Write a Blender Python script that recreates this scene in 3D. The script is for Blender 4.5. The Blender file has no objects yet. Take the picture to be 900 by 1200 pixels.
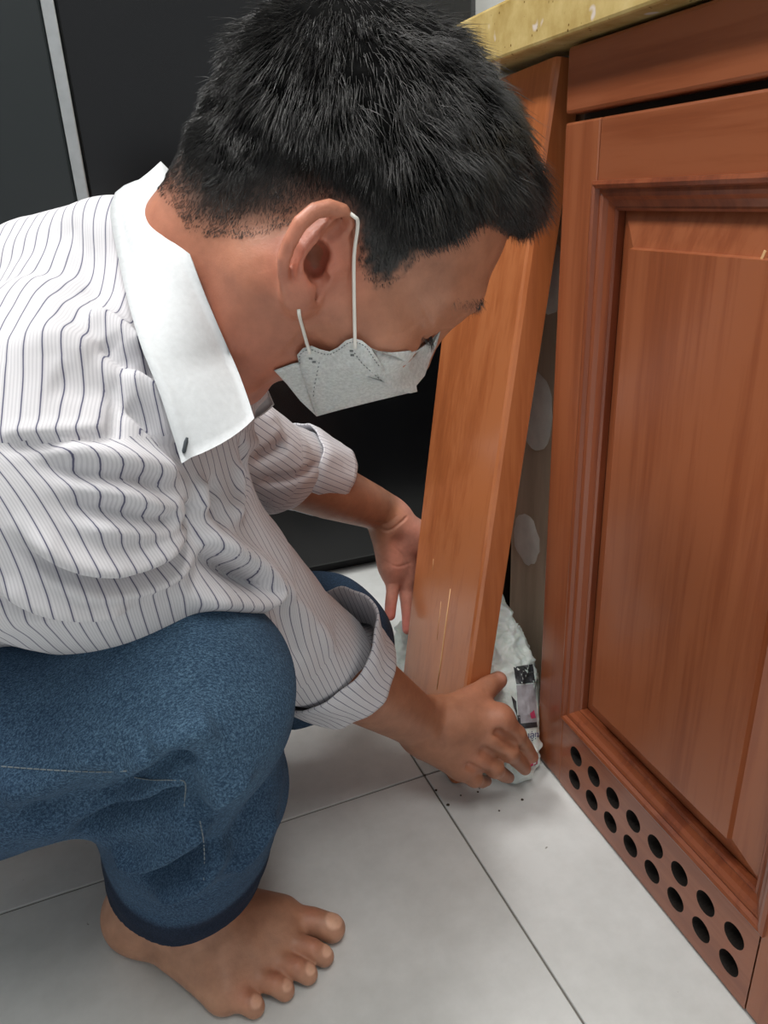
import bpy, bmesh, math, random
import numpy as np
from mathutils import Vector, Matrix

random.seed(7); np.random.seed(7)
SC = bpy.context.scene
COL = SC.collection

# ------------------------------------------------------------------ camera
# world: x = into the cabinet, y = along the cabinet away from the viewer, z = up; camera stands at x = y = 0
F_PX = 880.0
RC = np.array([[0.93963175, 0.17048988, -0.29669071],
               [-0.33945516, 0.35507237, -0.87103031],
               [-0.04315518, 0.91916093, 0.39151095]])
CAM = np.array([0.0, 0.0, 0.69])
cd = bpy.data.cameras.new('camera'); cam = bpy.data.objects.new('camera', cd); COL.objects.link(cam)
cd.sensor_fit = 'VERTICAL'; cd.sensor_height = 36.0; cd.lens = 36.0 * F_PX / 1200.0
cd.clip_start = 0.02
M4 = Matrix([list(RC[i]) + [float(CAM[i])] for i in range(3)] + [[0, 0, 0, 1]])
cam.matrix_world = M4
SC.camera = cam

# ------------------------------------------------------------------ world, lights, exposure
SC.view_settings.view_transform = 'Standard'; SC.view_settings.look = 'None'
SC.view_settings.gamma = 1.0; SC.view_settings.exposure = 0.36
SC.view_settings.use_curve_mapping = False
w = bpy.data.worlds.new('world'); SC.world = w; w.use_nodes = True
w.node_tree.nodes['Background'].inputs[0].default_value = (0.92, 0.96, 1.0, 1)
w.node_tree.nodes['Background'].inputs[1].default_value = 0.36
CEIL_Z = 2.45
def area(name, loc, sx, sy, power, color=(1, 1, 1)):
    ld = bpy.data.lights.new(name, 'AREA'); ld.shape = 'RECTANGLE'; ld.size = sx; ld.size_y = sy
    ld.energy = power; ld.color = color
    o = bpy.data.objects.new(name, ld); COL.objects.link(o); o.location = loc
    return o
LAMPS = [((-0.55, 0.85, CEIL_Z - 0.03), 0.30, 1.2, 31.0), ((0.10, -0.30, CEIL_Z - 0.03), 0.30, 1.2, 13.0)]
for i, (l, sx, sy, pw) in enumerate(LAMPS):
    area('ceiling_lamp_light', (l[0], l[1], l[2] - 0.05), sx, sy, pw, (1.0, 0.985, 0.96))

# pixel -> direction / point helpers (a pixel gives the direction, the depth comes from what is touched)
def ray(p):
    return RC @ np.array([(p[0] - 450.0) / F_PX, -(p[1] - 600.0) / F_PX, -1.0])
def P(x, y, depth): return CAM + ray((x, y)) * depth
def onz(x, y, z=0.0):
    r = ray((x, y)); return CAM + r * ((z - CAM[2]) / r[2])
def onx(x, y, X):
    r = ray((x, y)); return CAM + r * (X / r[0])
def ony(x, y, Y):
    r = ray((x, y)); return CAM + r * (Y / r[1])

# ------------------------------------------------------------------ materials
def new_mat(name):
    m = bpy.data.materials.new(name); m.use_nodes = True
    nt = m.node_tree; b = nt.nodes['Principled BSDF']
    return m, nt, b
def N(nt, t, **kw):
    n = nt.nodes.new(t)
    for k, v in kw.items():
        if k == 'inp':
            for kk, vv in v.items(): n.inputs[kk].default_value = vv
        else: setattr(n, k, v)
    return n
def L(nt, a, b): nt.links.new(a, b)
def lin(r, g, b):
    f = lambda c: ((c / 255.0 + 0.055) / 1.055) ** 2.4 if c > 10.3 else c / 255.0 / 12.92
    return (f(r), f(g), f(b), 1.0)
def ramp(nt, fac, stops):
    r = N(nt, 'ShaderNodeValToRGB'); e = r.color_ramp.elements
    while len(e) < len(stops): e.new(0.5)
    for i, (p, c) in enumerate(stops): e[i].position = p; e[i].color = c
    L(nt, fac, r.inputs[0]); return r
def bump(nt, b, h, strength, dist=0.001):
    n = N(nt, 'ShaderNodeBump', inp={'Strength': strength, 'Distance': dist})
    L(nt, h, n.inputs['Height']); L(nt, n.outputs[0], b.inputs['Normal']); return n
def noise(nt, vec, scale, detail=4, rough=0.55):
    n = N(nt, 'ShaderNodeTexNoise', inp={'Scale': scale, 'Detail': detail, 'Roughness': rough})
    if vec is not None: L(nt, vec, n.inputs['Vector'])
    return n
def mapping(nt, scale, rot=(0, 0, 0)):
    t = N(nt, 'ShaderNodeTexCoord'); m = N(nt, 'ShaderNodeMapping', inp={'Scale': scale, 'Rotation': rot})
    L(nt, t.outputs['Object'], m.inputs['Vector']); return m.outputs[0]
def plain(name, c, rough=0.5, metal=0.0, nscale=60, var=0.08, spec=0.5, coat=0.0, bmp=0.0):
    m, nt, b = new_mat(name)
    v = mapping(nt, (1, 1, 1)); n = noise(nt, v, nscale)
    c0 = tuple(max(0, x * (1 - var)) for x in c[:3]) + (1,); c1 = tuple(min(1, x * (1 + var)) for x in c[:3]) + (1,)
    r = ramp(nt, n.outputs[0], [(0.3, c0), (0.7, c1)]); L(nt, r.outputs[0], b.inputs['Base Color'])
    b.inputs['Roughness'].default_value = rough; b.inputs['Metallic'].default_value = metal
    b.inputs['Specular IOR Level'].default_value = spec; b.inputs['Coat Weight'].default_value = coat
    b.inputs['Coat Roughness'].default_value = 0.12
    if bmp: bump(nt, b, n.outputs[0], bmp)
    return m
def wood(name, cd_, cm, cl, axis='z', rough=0.32, scale=1.0, coat=0.35):
    m, nt, b = new_mat(name)
    s = {'z': (34, 34, 1.6), 'y': (34, 1.6, 34)}[axis]
    v = mapping(nt, tuple(x * scale for x in s))
    n1 = noise(nt, v, 1.0, 5, 0.6)
    v2 = mapping(nt, tuple(x * 7 * scale for x in s)); n2 = noise(nt, v2, 1.0, 3, 0.6)
    v3 = mapping(nt, (5, 5, 2.2)); n3 = noise(nt, v3, 1.0, 2, 0.5)
    a = N(nt, 'ShaderNodeMath', operation='MULTIPLY_ADD', inp={1: 0.35}); L(nt, n2.outputs[0], a.inputs[0]); L(nt, n1.outputs[0], a.inputs[2])
    a2 = N(nt, 'ShaderNodeMath', operation='MULTIPLY_ADD', inp={1: 0.5}); L(nt, n3.outputs[0], a2.inputs[0]); L(nt, a.outputs[0], a2.inputs[2])
    r = ramp(nt, a2.outputs[0], [(0.55, cd_), (0.9, cm), (1.22, cl)])
    r.color_ramp.elements[0].position = 0.62; r.color_ramp.elements[1].position = 0.86; r.color_ramp.elements[2].position = 1.0
    L(nt, r.outputs[0], b.inputs['Base Color'])
    b.inputs['Roughness'].default_value = rough; b.inputs['Coat Weight'].default_value = coat; b.inputs['Coat Roughness'].default_value = 0.18
    bump(nt, b, n2.outputs[0], 0.06, 0.0006)
    return m

M = {}
M['wood'] = wood('varnished_red_brown_wood', lin(126, 66, 38), lin(144, 78, 46), lin(157, 90, 56))
M['wood_h'] = wood('varnished_red_brown_wood_crosswise', lin(124, 64, 37), lin(141, 76, 45), lin(153, 87, 55), 'y')
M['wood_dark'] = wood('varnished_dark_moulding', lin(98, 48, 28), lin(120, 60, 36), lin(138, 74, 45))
M['wood_plank'] = wood('varnished_orange_wood', lin(150, 82, 45), lin(171, 98, 56), lin(184, 111, 67), rough=0.28)
M['hole'] = plain('hole_shade_dark', lin(30, 23, 18), 0.9)  # near-black: the shade inside the vent holes, put into the colour
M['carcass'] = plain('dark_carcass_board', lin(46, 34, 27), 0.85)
M['paint'] = plain('white_wall_paint', lin(214, 216, 214), 0.7, nscale=6, var=0.03)
M['ceil'] = plain('white_ceiling_paint', lin(228, 228, 225), 0.8, nscale=6, var=0.02)
M['black'] = plain('glossy_black_panel', lin(15, 16, 18), 0.22, spec=0.5, nscale=3, var=0.1)
M['black2'] = plain('satin_dark_green_black_panel', lin(28, 34, 35), 0.3, spec=0.6, nscale=3, var=0.1)
M['kick'] = plain('dark_plinth', lin(22, 22, 24), 0.5)
M['alu'] = plain('brushed_aluminium', lin(176, 180, 182), 0.35, 0.6)
M['grout'] = plain('grey_grout', lin(122, 120, 114), 0.9, nscale=120)
M['lampshell'] = plain('white_lamp_shell', lin(235, 235, 232), 0.5)

def tile_mat():
    m, nt, b = new_mat('white_grey_ceramic_tile')
    v = mapping(nt, (1, 1, 1)); n1 = noise(nt, v, 3.2, 5, 0.6); n2 = noise(nt, v, 34, 5, 0.65)
    mx = N(nt, 'ShaderNodeMath', operation='MULTIPLY_ADD', inp={1: 0.4}); L(nt, n2.outputs[0], mx.inputs[0]); L(nt, n1.outputs[0], mx.inputs[2])
    r = ramp(nt, mx.outputs[0], [(0.5, lin(204, 206, 204)), (0.85, lin(226, 228, 227))])
    n3 = noise(nt, v, 70, 2, 0.5)
    sp = ramp(nt, n3.outputs[0], [(0.21, lin(120, 112, 100)), (0.24, (1, 1, 1, 1))])
    mm = N(nt, 'ShaderNodeMixRGB', blend_type='MULTIPLY', inp={0: 1.0}); L(nt, r.outputs[0], mm.inputs[1]); L(nt, sp.outputs[0], mm.inputs[2])
    L(nt, mm.outputs[0], b.inputs['Base Color']); b.inputs['Roughness'].default_value = 0.28
    b.inputs['Specular IOR Level'].default_value = 0.45
    bump(nt, b, n2.outputs[0], 0.04, 0.0005)
    return m
M['tile'] = tile_mat()
def stone_mat():
    m, nt, b = new_mat('speckled_yellow_stone')
    v = mapping(nt, (1, 1, 1)); n1 = noise(nt, v, 22, 5, 0.6)
    base = ramp(nt, n1.outputs[0], [(0.35, lin(182, 154, 92)), (0.6, lin(210, 186, 126)), (0.75, lin(220, 202, 152))])
    vo = N(nt, 'ShaderNodeTexVoronoi', inp={'Scale': 42.0}); L(nt, v, vo.inputs['Vector'])
    ch = ramp(nt, vo.outputs['Distance'], [(0.22, (1, 1, 1, 1)), (0.30, (0, 0, 0, 1))])
    n2 = noise(nt, v, 30, 2); sel = ramp(nt, n2.outputs[0], [(0.56, (0, 0, 0, 1)), (0.6, (1, 1, 1, 1))])
    ml = N(nt, 'ShaderNodeMath', operation='MULTIPLY'); L(nt, ch.outputs[0], ml.inputs[0]); L(nt, sel.outputs[0], ml.inputs[1])
    mx = N(nt, 'ShaderNodeMixRGB', inp={2: lin(222, 208, 196)}); L(nt, ml.outputs[0], mx.inputs[0]); L(nt, base.outputs[0], mx.inputs[1])
    vo2 = N(nt, 'ShaderNodeTexVoronoi', inp={'Scale': 150.0}); L(nt, v, vo2.inputs['Vector'])
    dk = ramp(nt, vo2.outputs['Distance'], [(0.13, (1, 1, 1, 1)), (0.2, (0, 0, 0, 1))])
    n3 = noise(nt, v, 45, 2); sel3 = ramp(nt, n3.outputs[0], [(0.5, (0, 0, 0, 1)), (0.58, (1, 1, 1, 1))])
    ml3 = N(nt, 'ShaderNodeMath', operation='MULTIPLY'); L(nt, dk.outputs[0], ml3.inputs[0]); L(nt, sel3.outputs[0], ml3.inputs[1])
    mx2 = N(nt, 'ShaderNodeMixRGB', inp={2: lin(120, 92, 48)}); L(nt, ml3.outputs[0], mx2.inputs[0]); L(nt, mx.outputs[0], mx2.inputs[1])
    L(nt, mx2.outputs[0], b.inputs['Base Color']); b.inputs['Roughness'].default_value = 0.25
    return m
M['stone'] = stone_mat()
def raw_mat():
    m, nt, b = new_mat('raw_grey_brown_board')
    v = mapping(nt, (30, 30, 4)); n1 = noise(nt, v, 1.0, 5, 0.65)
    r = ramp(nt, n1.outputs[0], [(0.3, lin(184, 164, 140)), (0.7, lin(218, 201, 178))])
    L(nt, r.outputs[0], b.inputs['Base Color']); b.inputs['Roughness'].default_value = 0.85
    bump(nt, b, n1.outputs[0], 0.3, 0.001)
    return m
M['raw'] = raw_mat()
M['dab'] = plain('dried_white_adhesive', lin(228, 224, 216), 0.8, nscale=50, bmp=0.3)
M['scratch'] = plain('bare_scratched_wood', lin(222, 178, 130), 0.6)

def emit(name, c, s):
    m, nt, b = new_mat(name)
    b.inputs['Base Color'].default_value = c; b.inputs['Emission Color'].default_value = c; b.inputs['Emission Strength'].default_value = s
    return m

# ------------------------------------------------------------------ mesh helpers
def mobj(name, verts, faces, mat, parent=None, smooth=False):
    me = bpy.data.meshes.new(name); me.from_pydata([tuple(map(float, v)) for v in verts], [], [tuple(f) for f in faces])
    me.validate(); me.update()
    if smooth:
        me.polygons.foreach_set('use_smooth', [True] * len(me.polygons))
    me.materials.append(M[mat] if isinstance(mat, str) else mat)
    o = bpy.data.objects.new(name, me); COL.objects.link(o)
    if parent is not None: adopt(o, parent)
    return o
def wloc(o):
    v = Vector(o.location)
    while o.parent is not None: o = o.parent; v += Vector(o.location)
    return v
def adopt(o, parent):
    o.parent = parent
    # parents are only ever translated: children keep world coordinates in their mesh
    base = wloc(parent)
    o.location = o.location - base
def thing(name, label, cat, loc=(0, 0, 0), group=None):
    o = bpy.data.objects.new(name, None); COL.objects.link(o); o.location = loc
    o.empty_display_size = 0.05
    return tag(o, label, cat, group)
def tag(o, label, cat, group=None):
    o['label'] = label; o['category'] = cat
    if group: o['group'] = group
    return o
def struct(o, label=None, cat=None):
    o['kind'] = 'structure'
    if label: o['label'] = label
    if cat: o['category'] = cat
    return o
def box(name, lo, hi, mat, parent=None, bev=0.0, seg=2, rot=None):
    bm = bmesh.new(); bmesh.ops.create_cube(bm, size=1.0)
    lo = Vector(lo); hi = Vector(hi); s = hi - lo; c = (lo + hi) / 2
    for v in bm.verts: v.co = Vector((v.co.x * s.x, v.co.y * s.y, v.co.z * s.z)) + c
    if bev: bmesh.ops.bevel(bm, geom=bm.edges[:], offset=bev, segments=seg, affect='EDGES', profile=0.5)
    if rot is not None: bm.transform(rot)
    me = bpy.data.meshes.new(name); bm.to_mesh(me); bm.free()
    me.materials.append(M[mat] if isinstance(mat, str) else mat)
    o = bpy.data.objects.new(name, me); COL.objects.link(o)
    if parent is not None: adopt(o, parent)
    return o
def tube(name, pts, rad, mat, parent=None, n=8, flat=1.0):
    pts = [Vector(p) for p in pts]; verts = []; faces = []
    up = Vector((0.13, 0.31, 0.94))
    for i, p in enumerate(pts):
        t = (pts[min(i + 1, len(pts) - 1)] - pts[max(i - 1, 0)]).normalized()
        a = t.cross(up).normalized(); b = t.cross(a)
        r = rad[i] if hasattr(rad, '__len__') else rad
        for k in range(n):
            th = 2 * math.pi * k / n
            verts.append(p + a * math.cos(th) * r + b * math.sin(th) * r * flat)
    for i in range(len(pts) - 1):
        for k in range(n):
            faces.append((i * n + k, i * n + (k + 1) % n, (i + 1) * n + (k + 1) % n, (i + 1) * n + k))
    faces.append(tuple(range(n))[::-1]); faces.append(tuple((len(pts) - 1) * n + k for k in range(n)))
    return mobj(name, verts, faces, mat, parent, True)

# ------------------------------------------------------------------ room shell
fl = box('floor', (-2.6, -2.2, -0.06), (1.12, 2.4, -0.0022), 'grout'); struct(fl, 'white grey ceramic tile floor with thin grout joints', 'floor')
TS = 0.60
ta = math.radians(2.0)
tm = None
gx0, gy0 = 0.277, 0.702
TR = Matrix.Rotation(ta, 4, 'Z')
for i in range(-4, 2):
    for j in range(-4, 3):
        c = Vector((gx0 + (i + 0.5) * TS - gx0, gy0 + (j + 0.5) * TS - gy0, 0)); c = TR @ c + Vector((gx0, gy0, 0))
        if c.x > 0.98 or c.x < -2.35 or c.y > 2.1: continue
        if tm is None:
            t0 = box('tile', (-TS / 2 + 0.0012, -TS / 2 + 0.0012, -0.008), (TS / 2 - 0.0012, TS / 2 - 0.0012, 0.0), 'tile', None, 0.0007, 1)
            tm = t0.data; t = t0
        else:
            t = bpy.data.objects.new('tile', tm); COL.objects.link(t)
        t.parent = fl; t.location = c; t.rotation_euler = (0, 0, ta)
struct(box('ceiling', (-2.6, -2.2, CEIL_Z), (1.12, 2.4, CEIL_Z + 0.06), 'ceil'), 'plain white ceiling', 'ceiling')
struct(box('wall_right', (1.04, -2.2, 0), (1.12, 2.4, CEIL_Z), 'paint'), 'white wall behind the kitchen counter', 'wall')
struct(box('wall_back', (-2.6, 2.02, 0), (1.04, 2.1, CEIL_Z), 'paint'), 'white wall behind the black refrigerator', 'wall')
struct(box('wall_corner', (0.64, 1.30, 0), (1.04, 2.02, CEIL_Z), 'paint'), 'white wall corner between the refrigerator and the counter', 'wall')
struct(box('wall_left', (-2.6, -2.2, 0), (-2.52, 2.02, CEIL_Z), 'paint'), 'white side wall of the kitchen', 'wall')
for i, (l, sx, sy, pw) in enumerate(LAMPS):
    t = thing('ceiling_lamp', 'long white batten lamp on the ceiling ' + ('over the squatting man' if i == 0 else 'before the cabinet'), 'lamp', (l[0], l[1], CEIL_Z))
    box('housing', (l[0] - sx / 2, l[1] - sy / 2, CEIL_Z - 0.04), (l[0] + sx / 2, l[1] + sy / 2, CEIL_Z), 'lampshell', t, 0.005)
    box('diffuser', (l[0] - sx / 2 + 0.01, l[1] - sy / 2 + 0.01, CEIL_Z - 0.05), (l[0] + sx / 2 - 0.01, l[1] + sy / 2 - 0.01, CEIL_Z - 0.041), emit('lamp_diffuser', (1, 0.97, 0.92, 1), 3.0), t, 0.002)

# ------------------------------------------------------------------ black refrigerator behind
YF = 1.266
fr = thing('refrigerator', 'tall glossy black refrigerator with a silver strip, standing behind the man', 'refrigerator', (0.0, YF + 0.35, 0))
box('body', (-0.62, YF + 0.03, 0.03), (0.615, YF + 0.70, 1.85), 'kick', fr, 0.004)
box('plinth', (-0.60, YF + 0.035, 0.0), (0.60, YF + 0.66, 0.035), 'kick', fr)
box('door', (0.0, YF, 0.032), (0.617, YF + 0.03, 1.86), 'black', fr, 0.004)
box('door', (-0.62, YF, 0.032), (-0.018, YF + 0.03, 1.86), 'black2', fr, 0.004)
st = box('edge_strip', (-0.0175, YF - 0.006, 0.032), (-0.0005, YF + 0.028, 1.86), 'alu', fr, 0.002); st['label'] = 'silver aluminium edge strip'

# ------------------------------------------------------------------ kitchen cabinet
XC = 0.4264
DY0, DY1 = 0.262, 0.678          # door edges
cb = thing('kitchen_cabinet', 'red brown wooden kitchen base cabinet with raised panel door and vent holes', 'cabinet', (0.72, 0.47, 0))
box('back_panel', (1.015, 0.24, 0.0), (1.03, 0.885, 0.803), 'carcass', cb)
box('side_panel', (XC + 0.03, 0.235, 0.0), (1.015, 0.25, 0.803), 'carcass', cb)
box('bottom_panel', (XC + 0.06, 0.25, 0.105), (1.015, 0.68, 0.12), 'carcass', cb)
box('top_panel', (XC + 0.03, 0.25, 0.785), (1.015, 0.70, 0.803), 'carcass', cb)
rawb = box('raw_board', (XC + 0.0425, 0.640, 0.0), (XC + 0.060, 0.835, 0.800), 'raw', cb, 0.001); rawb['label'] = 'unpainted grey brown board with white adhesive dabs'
box('side_panel', (XC + 0.040, 0.868, 0.0), (1.015, 0.884, 0.803), 'carcass', cb)  # dark panel added to make the gap beside the raw board dark
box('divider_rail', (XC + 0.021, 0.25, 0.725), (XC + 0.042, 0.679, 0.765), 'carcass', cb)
def blob(name, cpx, X, hw, hh, tilt, parent, seed):
    c = onx(cpx[0], cpx[1], X); rs = random.Random(seed); vs = []; n = 26
    for ring, (s, dx) in enumerate(((1.0, 0.0), (0.93, -0.0022), (0.55, -0.0034))):
        rs2 = random.Random(seed)
        for k in range(n):
            a = 2 * math.pi * k / n; rr = 1 + rs2.uniform(-0.06, 0.06)
            yy = math.cos(a) * hw * rr * s; zz = math.sin(a) * hh * rr * s
            vs.append((X + dx, c[1] + yy * math.cos(tilt) - zz * math.sin(tilt), c[2] + yy * math.sin(tilt) + zz * math.cos(tilt)))
    vs.append((X - 0.0036, c[1], c[2])); fs = []
    for r in range(2):
        for k in range(n): fs.append((r * n + k, r * n + (k + 1) % n, (r + 1) * n + (k + 1) % n, (r + 1) * n + k))
    for k in range(n): fs.append((2 * n + k, 2 * n + (k + 1) % n, 3 * n))
    return mobj(name, vs, fs, 'dab', parent, True)
XR = XC + 0.0423
blob('adhesive_dab', (617, 632), XR, 0.033, 0.036, 0.35, rawb, 1)
blob('adhesive_dab', (627, 483), XR, 0.040, 0.050, 0.2, rawb, 2)
blob('adhesive_dab', (644, 325), XR, 0.034, 0.040, 0.1, rawb, 3)

def yzbox(name, y0, y1, z0, z1, mat, parent, x0=XC, th=0.02, bev=0.0022):
    return box(name, (x0, y0, z0), (x0 + th, y1, z1), mat, parent, bev)
yzbox('drawer_front', DY0, DY1 + 0.001, 0.7485, 0.8025, 'wood_h', cb, bev=0.003)
door = box('door', (XC + 0.0185, DY0 + 0.05, 0.105), (XC + 0.021, DY1 - 0.05, 0.70), 'carcass', cb)   # back sheet that carries frame and panel
IY0, IY1, IZ0, IZ1 = 0.318, 0.622, 0.106, 0.687
yzbox('stile', IY1, DY1, 0.004, 0.7415, 'wood', door)
yzbox('stile', DY0, IY0, 0.004, 0.7415, 'wood', door)
yzbox('top_rail', IY0, IY1, IZ1, 0.7415, 'wood_h', door)
def sweep_frame(name, prof, mat, parent):
    # prof: (inset from the opening edge, x) pairs, swept round the opening with mitred corners
    vs = []; fs = []; n = len(prof)
    for (cy, cz, sy, sz) in ((IY0, IZ0, 1, 1), (IY1, IZ0, -1, 1), (IY1, IZ1, -1, -1), (IY0, IZ1, 1, -1)):
        for (t, x) in prof: vs.append((x, cy + sy * t, cz + sz * t))
    for c in range(4):
        for k in range(n - 1):
            fs.append((c * n + k, ((c + 1) % 4) * n + k, ((c + 1) % 4) * n + k + 1, c * n + k + 1))
    return mobj(name, vs, fs, mat, parent)
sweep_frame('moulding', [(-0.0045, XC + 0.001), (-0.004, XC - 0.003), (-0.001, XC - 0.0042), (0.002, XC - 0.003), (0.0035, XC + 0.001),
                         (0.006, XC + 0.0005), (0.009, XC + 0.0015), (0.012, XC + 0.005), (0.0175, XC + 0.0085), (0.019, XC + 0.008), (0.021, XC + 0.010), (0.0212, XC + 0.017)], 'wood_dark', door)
pn = [(0.0205, XC + 0.019), (0.0215, XC + 0.0172), (0.050, XC + 0.0065), (0.0512, XC + 0.0015)]
vs = []; fs = []; n = len(pn)
for (cy, cz, sy, sz) in ((IY0, IZ0, 1, 1), (IY1, IZ0, -1, 1), (IY1, IZ1, -1, -1), (IY0, IZ1, 1, -1)):
    for (t, x) in pn: vs.append((x, cy + sy * t, cz + sz * t))
for c in range(4):
    for k in range(n - 1): fs.append((c * n + k, ((c + 1) % 4) * n + k, ((c + 1) % 4) * n + k + 1, c * n + k + 1))
fs.append(tuple(c * n + n - 1 for c in range(4)))
mobj('raised_panel', vs, fs, 'wood', door)
# bottom rail with two rows of eight round vent holes
def vent_rail():
    bm = bmesh.new(); th = 0.02
    ys = [0.5922 - 0.0357 * k for k in range(8)]; zs = [0.0685, 0.0335]; r = 0.0118; nseg = 24
    ye = [IY1] + [(ys[k] + ys[k + 1]) / 2 for k in range(7)] + [IY0]; ze = [IZ0, 0.051, 0.004]
    for xi, flip in ((XC, False), (XC + th, True)):
        for a in range(8):
            for b in range(2):
                y1, y0, z1, z0 = ye[a], ye[a + 1], ze[b], ze[b + 1]
                ring = []; outer = []
                for k in range(nseg):
                    an = 2 * math.pi * k / nseg; c, s = math.cos(an), math.sin(an)
                    ring.append(bm.verts.new((xi, ys[a] + c * r, zs[b] + s * r)))
                    ty = ((y1 if c > 0 else y0) - ys[a]) / c if abs(c) > 1e-6 else 1e9
                    tz = ((z1 if s > 0 else z0) - zs[b]) / s if abs(s) > 1e-6 else 1e9
                    t = min(ty, tz); outer.append(bm.verts.new((xi, ys[a] + c * t, zs[b] + s * t)))
                corners = [bm.verts.new((xi, yy, zz)) for yy in (y0, y1) for zz in (z0, z1)]
                for k in range(nseg):
                    k2 = (k + 1) % nseg; q = [ring[k], outer[k], outer[k2], ring[k2]]
                    if abs(outer[k].co.y - outer[k2].co.y) > 1e-5 and abs(outer[k].co.z - outer[k2].co.z) > 1e-5:
                        m = min(corners, key=lambda v: (v.co - (outer[k].co + outer[k2].co) / 2).length); q = [ring[k], outer[k], m, outer[k2], ring[k2]]
                    bm.faces.new(q)
                if not flip:
                    for k in range(nseg):
                        k2 = (k + 1) % nseg; a1, a2 = math.pi * 2 * k / nseg, math.pi * 2 * k2 / nseg
                        v = [bm.verts.new((x_, ys[a] + math.cos(q_) * r, zs[b] + math.sin(q_) * r)) for x_, q_ in ((XC, a1), (XC, a2), (XC + th, a2), (XC + th, a1))]
                        bm.faces.new(v).material_index = 1  # hole walls in the painted shade colour
    for (z_) in (0.004, IZ0):
        bm.faces.new([bm.verts.new(p) for p in ((XC, IY0, z_), (XC, IY1, z_), (XC + th, IY1, z_), (XC + th, IY0, z_))])
    bmesh.ops.remove_doubles(bm, verts=bm.verts[:], dist=1e-5); bmesh.ops.recalc_face_normals(bm, faces=bm.faces[:])
    me = bpy.data.meshes.new('vent_rail'); bm.to_mesh(me); bm.free(); me.materials.append(M['wood_h']); me.materials.append(M['hole'])
    o = bpy.data.objects.new('vent_rail', me); COL.objects.link(o); adopt(o, door); o['label'] = 'bottom rail with two rows of eight round vent holes'
    return o
vent_rail()
box('hole_shade_sheet', (XC + 0.024, DY0 + .06, 0.002), (XC + 0.027, 0.62, 0.104), 'hole', cb)  # dark sheet added behind the vent holes, painted as the shade inside
mk = box('paint_chip', (0, 0, 0), (0.0006, 0.0022, 0.009), 'scratch', door); mk.location = mk.location + Vector((XC + 0.0034, 0.4265, 0.633)); mk.rotation_euler = (0.35, 0, 0)

ct = box('countertop', (0.401, 0.10, 0.805), (1.035, 0.892, 0.853), 'stone', None, 0.003)
tag(ct, 'speckled yellow stone countertop slab on the red brown cabinet', 'countertop')

# ------------------------------------------------------------------ loose wooden plank held by the man
PB = onz(530, 921, 0.0); PT = np.array([0.4325, 0.706, 0.803])
pu = PT - PB; plen = np.linalg.norm(pu); pu = pu / plen
pv = np.array([0.0, 1.0, 0.0]); pv = pv - pu * (pv @ pu); pv /= np.linalg.norm(pv)
pn_ = np.cross(pv, pu)          # points to +x (back of plank)
PWID, PTH = 0.186, 0.030
PM = Matrix([[pn_[i], pv[i], pu[i], PB[i]] for i in range(3)] + [[0, 0, 0, 1]])
pk = thing('wooden_plank', 'orange brown varnished wooden filler plank leaning beside the cabinet door, held at its foot', 'plank', tuple(PB))
bm = bmesh.new()
prof = [(0.0, 0.007), (0.0, PWID - 0.004), (0.002, PWID), (PTH, PWID), (PTH, 0.0), (0.0045, 0.0), (0.0012, 0.0025)]
zs_ = [0.003, 0.25, 0.5, plen - 0.003]
rings = [[bm.verts.new((x, y, z)) for x, y in prof] for z in zs_]
for a in range(len(zs_) - 1):
    for k in range(len(prof)): bm.faces.new((rings[a][k], rings[a][(k + 1) % len(prof)], rings[a + 1][(k + 1) % len(prof)], rings[a + 1][k]))
bm.faces.new(rings[0]); bm.faces.new(rings[-1])
bmesh.ops.recalc_face_normals(bm, faces=bm.faces[:])
bm.transform(PM)
me = bpy.data.meshes.new('board'); bm.to_mesh(me); bm.free(); me.materials.append(M['wood_plank'])
po = bpy.data.objects.new('board', me); COL.objects.link(po); adopt(po, pk)
def plank_pt(px, py):
    r = ray((px, py)); n = pn_; t = ((PB - CAM) @ n) / (r @ n); return CAM + r * t
for pts, wd in (([(528, 690), (522, 735), (517, 775), (512, 808)], 0.0011), ([(517, 705), (512, 750)], 0.0006), ([(508, 655), (507, 668)], 0.0005)):
    tube('scratch', [plank_pt(*q) - pn_ * 0.0001 for q in pts], [wd * 0.5] + [wd] * (len(pts) - 2) + [wd * 0.6], 'scratch', po, 6)

# ------------------------------------------------------------------ implicit-surface modelling kit (numpy)
def V3(*a): return np.array(a, float)
class Cap:            # tapered capsule chain, optional flattening along an axis
    def __init__(s, pts, rads, k=0.01, sub=False, flat=None):
        s.p = [np.asarray(q, float) for q in pts]; s.r = list(rads) if hasattr(rads, '__len__') else [rads] * len(pts)
        s.k = k; s.sub = sub; s.flat = flat
        A = np.array(s.p); R_ = np.array(s.r)[:, None]
        s.lo = (A - R_).min(0); s.hi = (A + R_).max(0)
    def ev(s, X):
        d = None
        for i in range(len(s.p) - 1):
            a, b = s.p[i], s.p[i + 1]; ab = b - a; l2 = max(ab @ ab, 1e-12)
            pa = X - a; t = np.clip(pa @ ab / l2, 0, 1)
            q = pa - t[:, None] * ab
            if s.flat is not None:
                ax, f = s.flat; c = q @ ax; dist = np.sqrt(np.maximum((q * q).sum(1) + c * c * (f * f - 1), 0))
            else: dist = np.sqrt((q * q).sum(1))
            e = dist - (s.r[i] + t * (s.r[i + 1] - s.r[i]))
            d = e if d is None else np.minimum(d, e)
        return d
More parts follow.
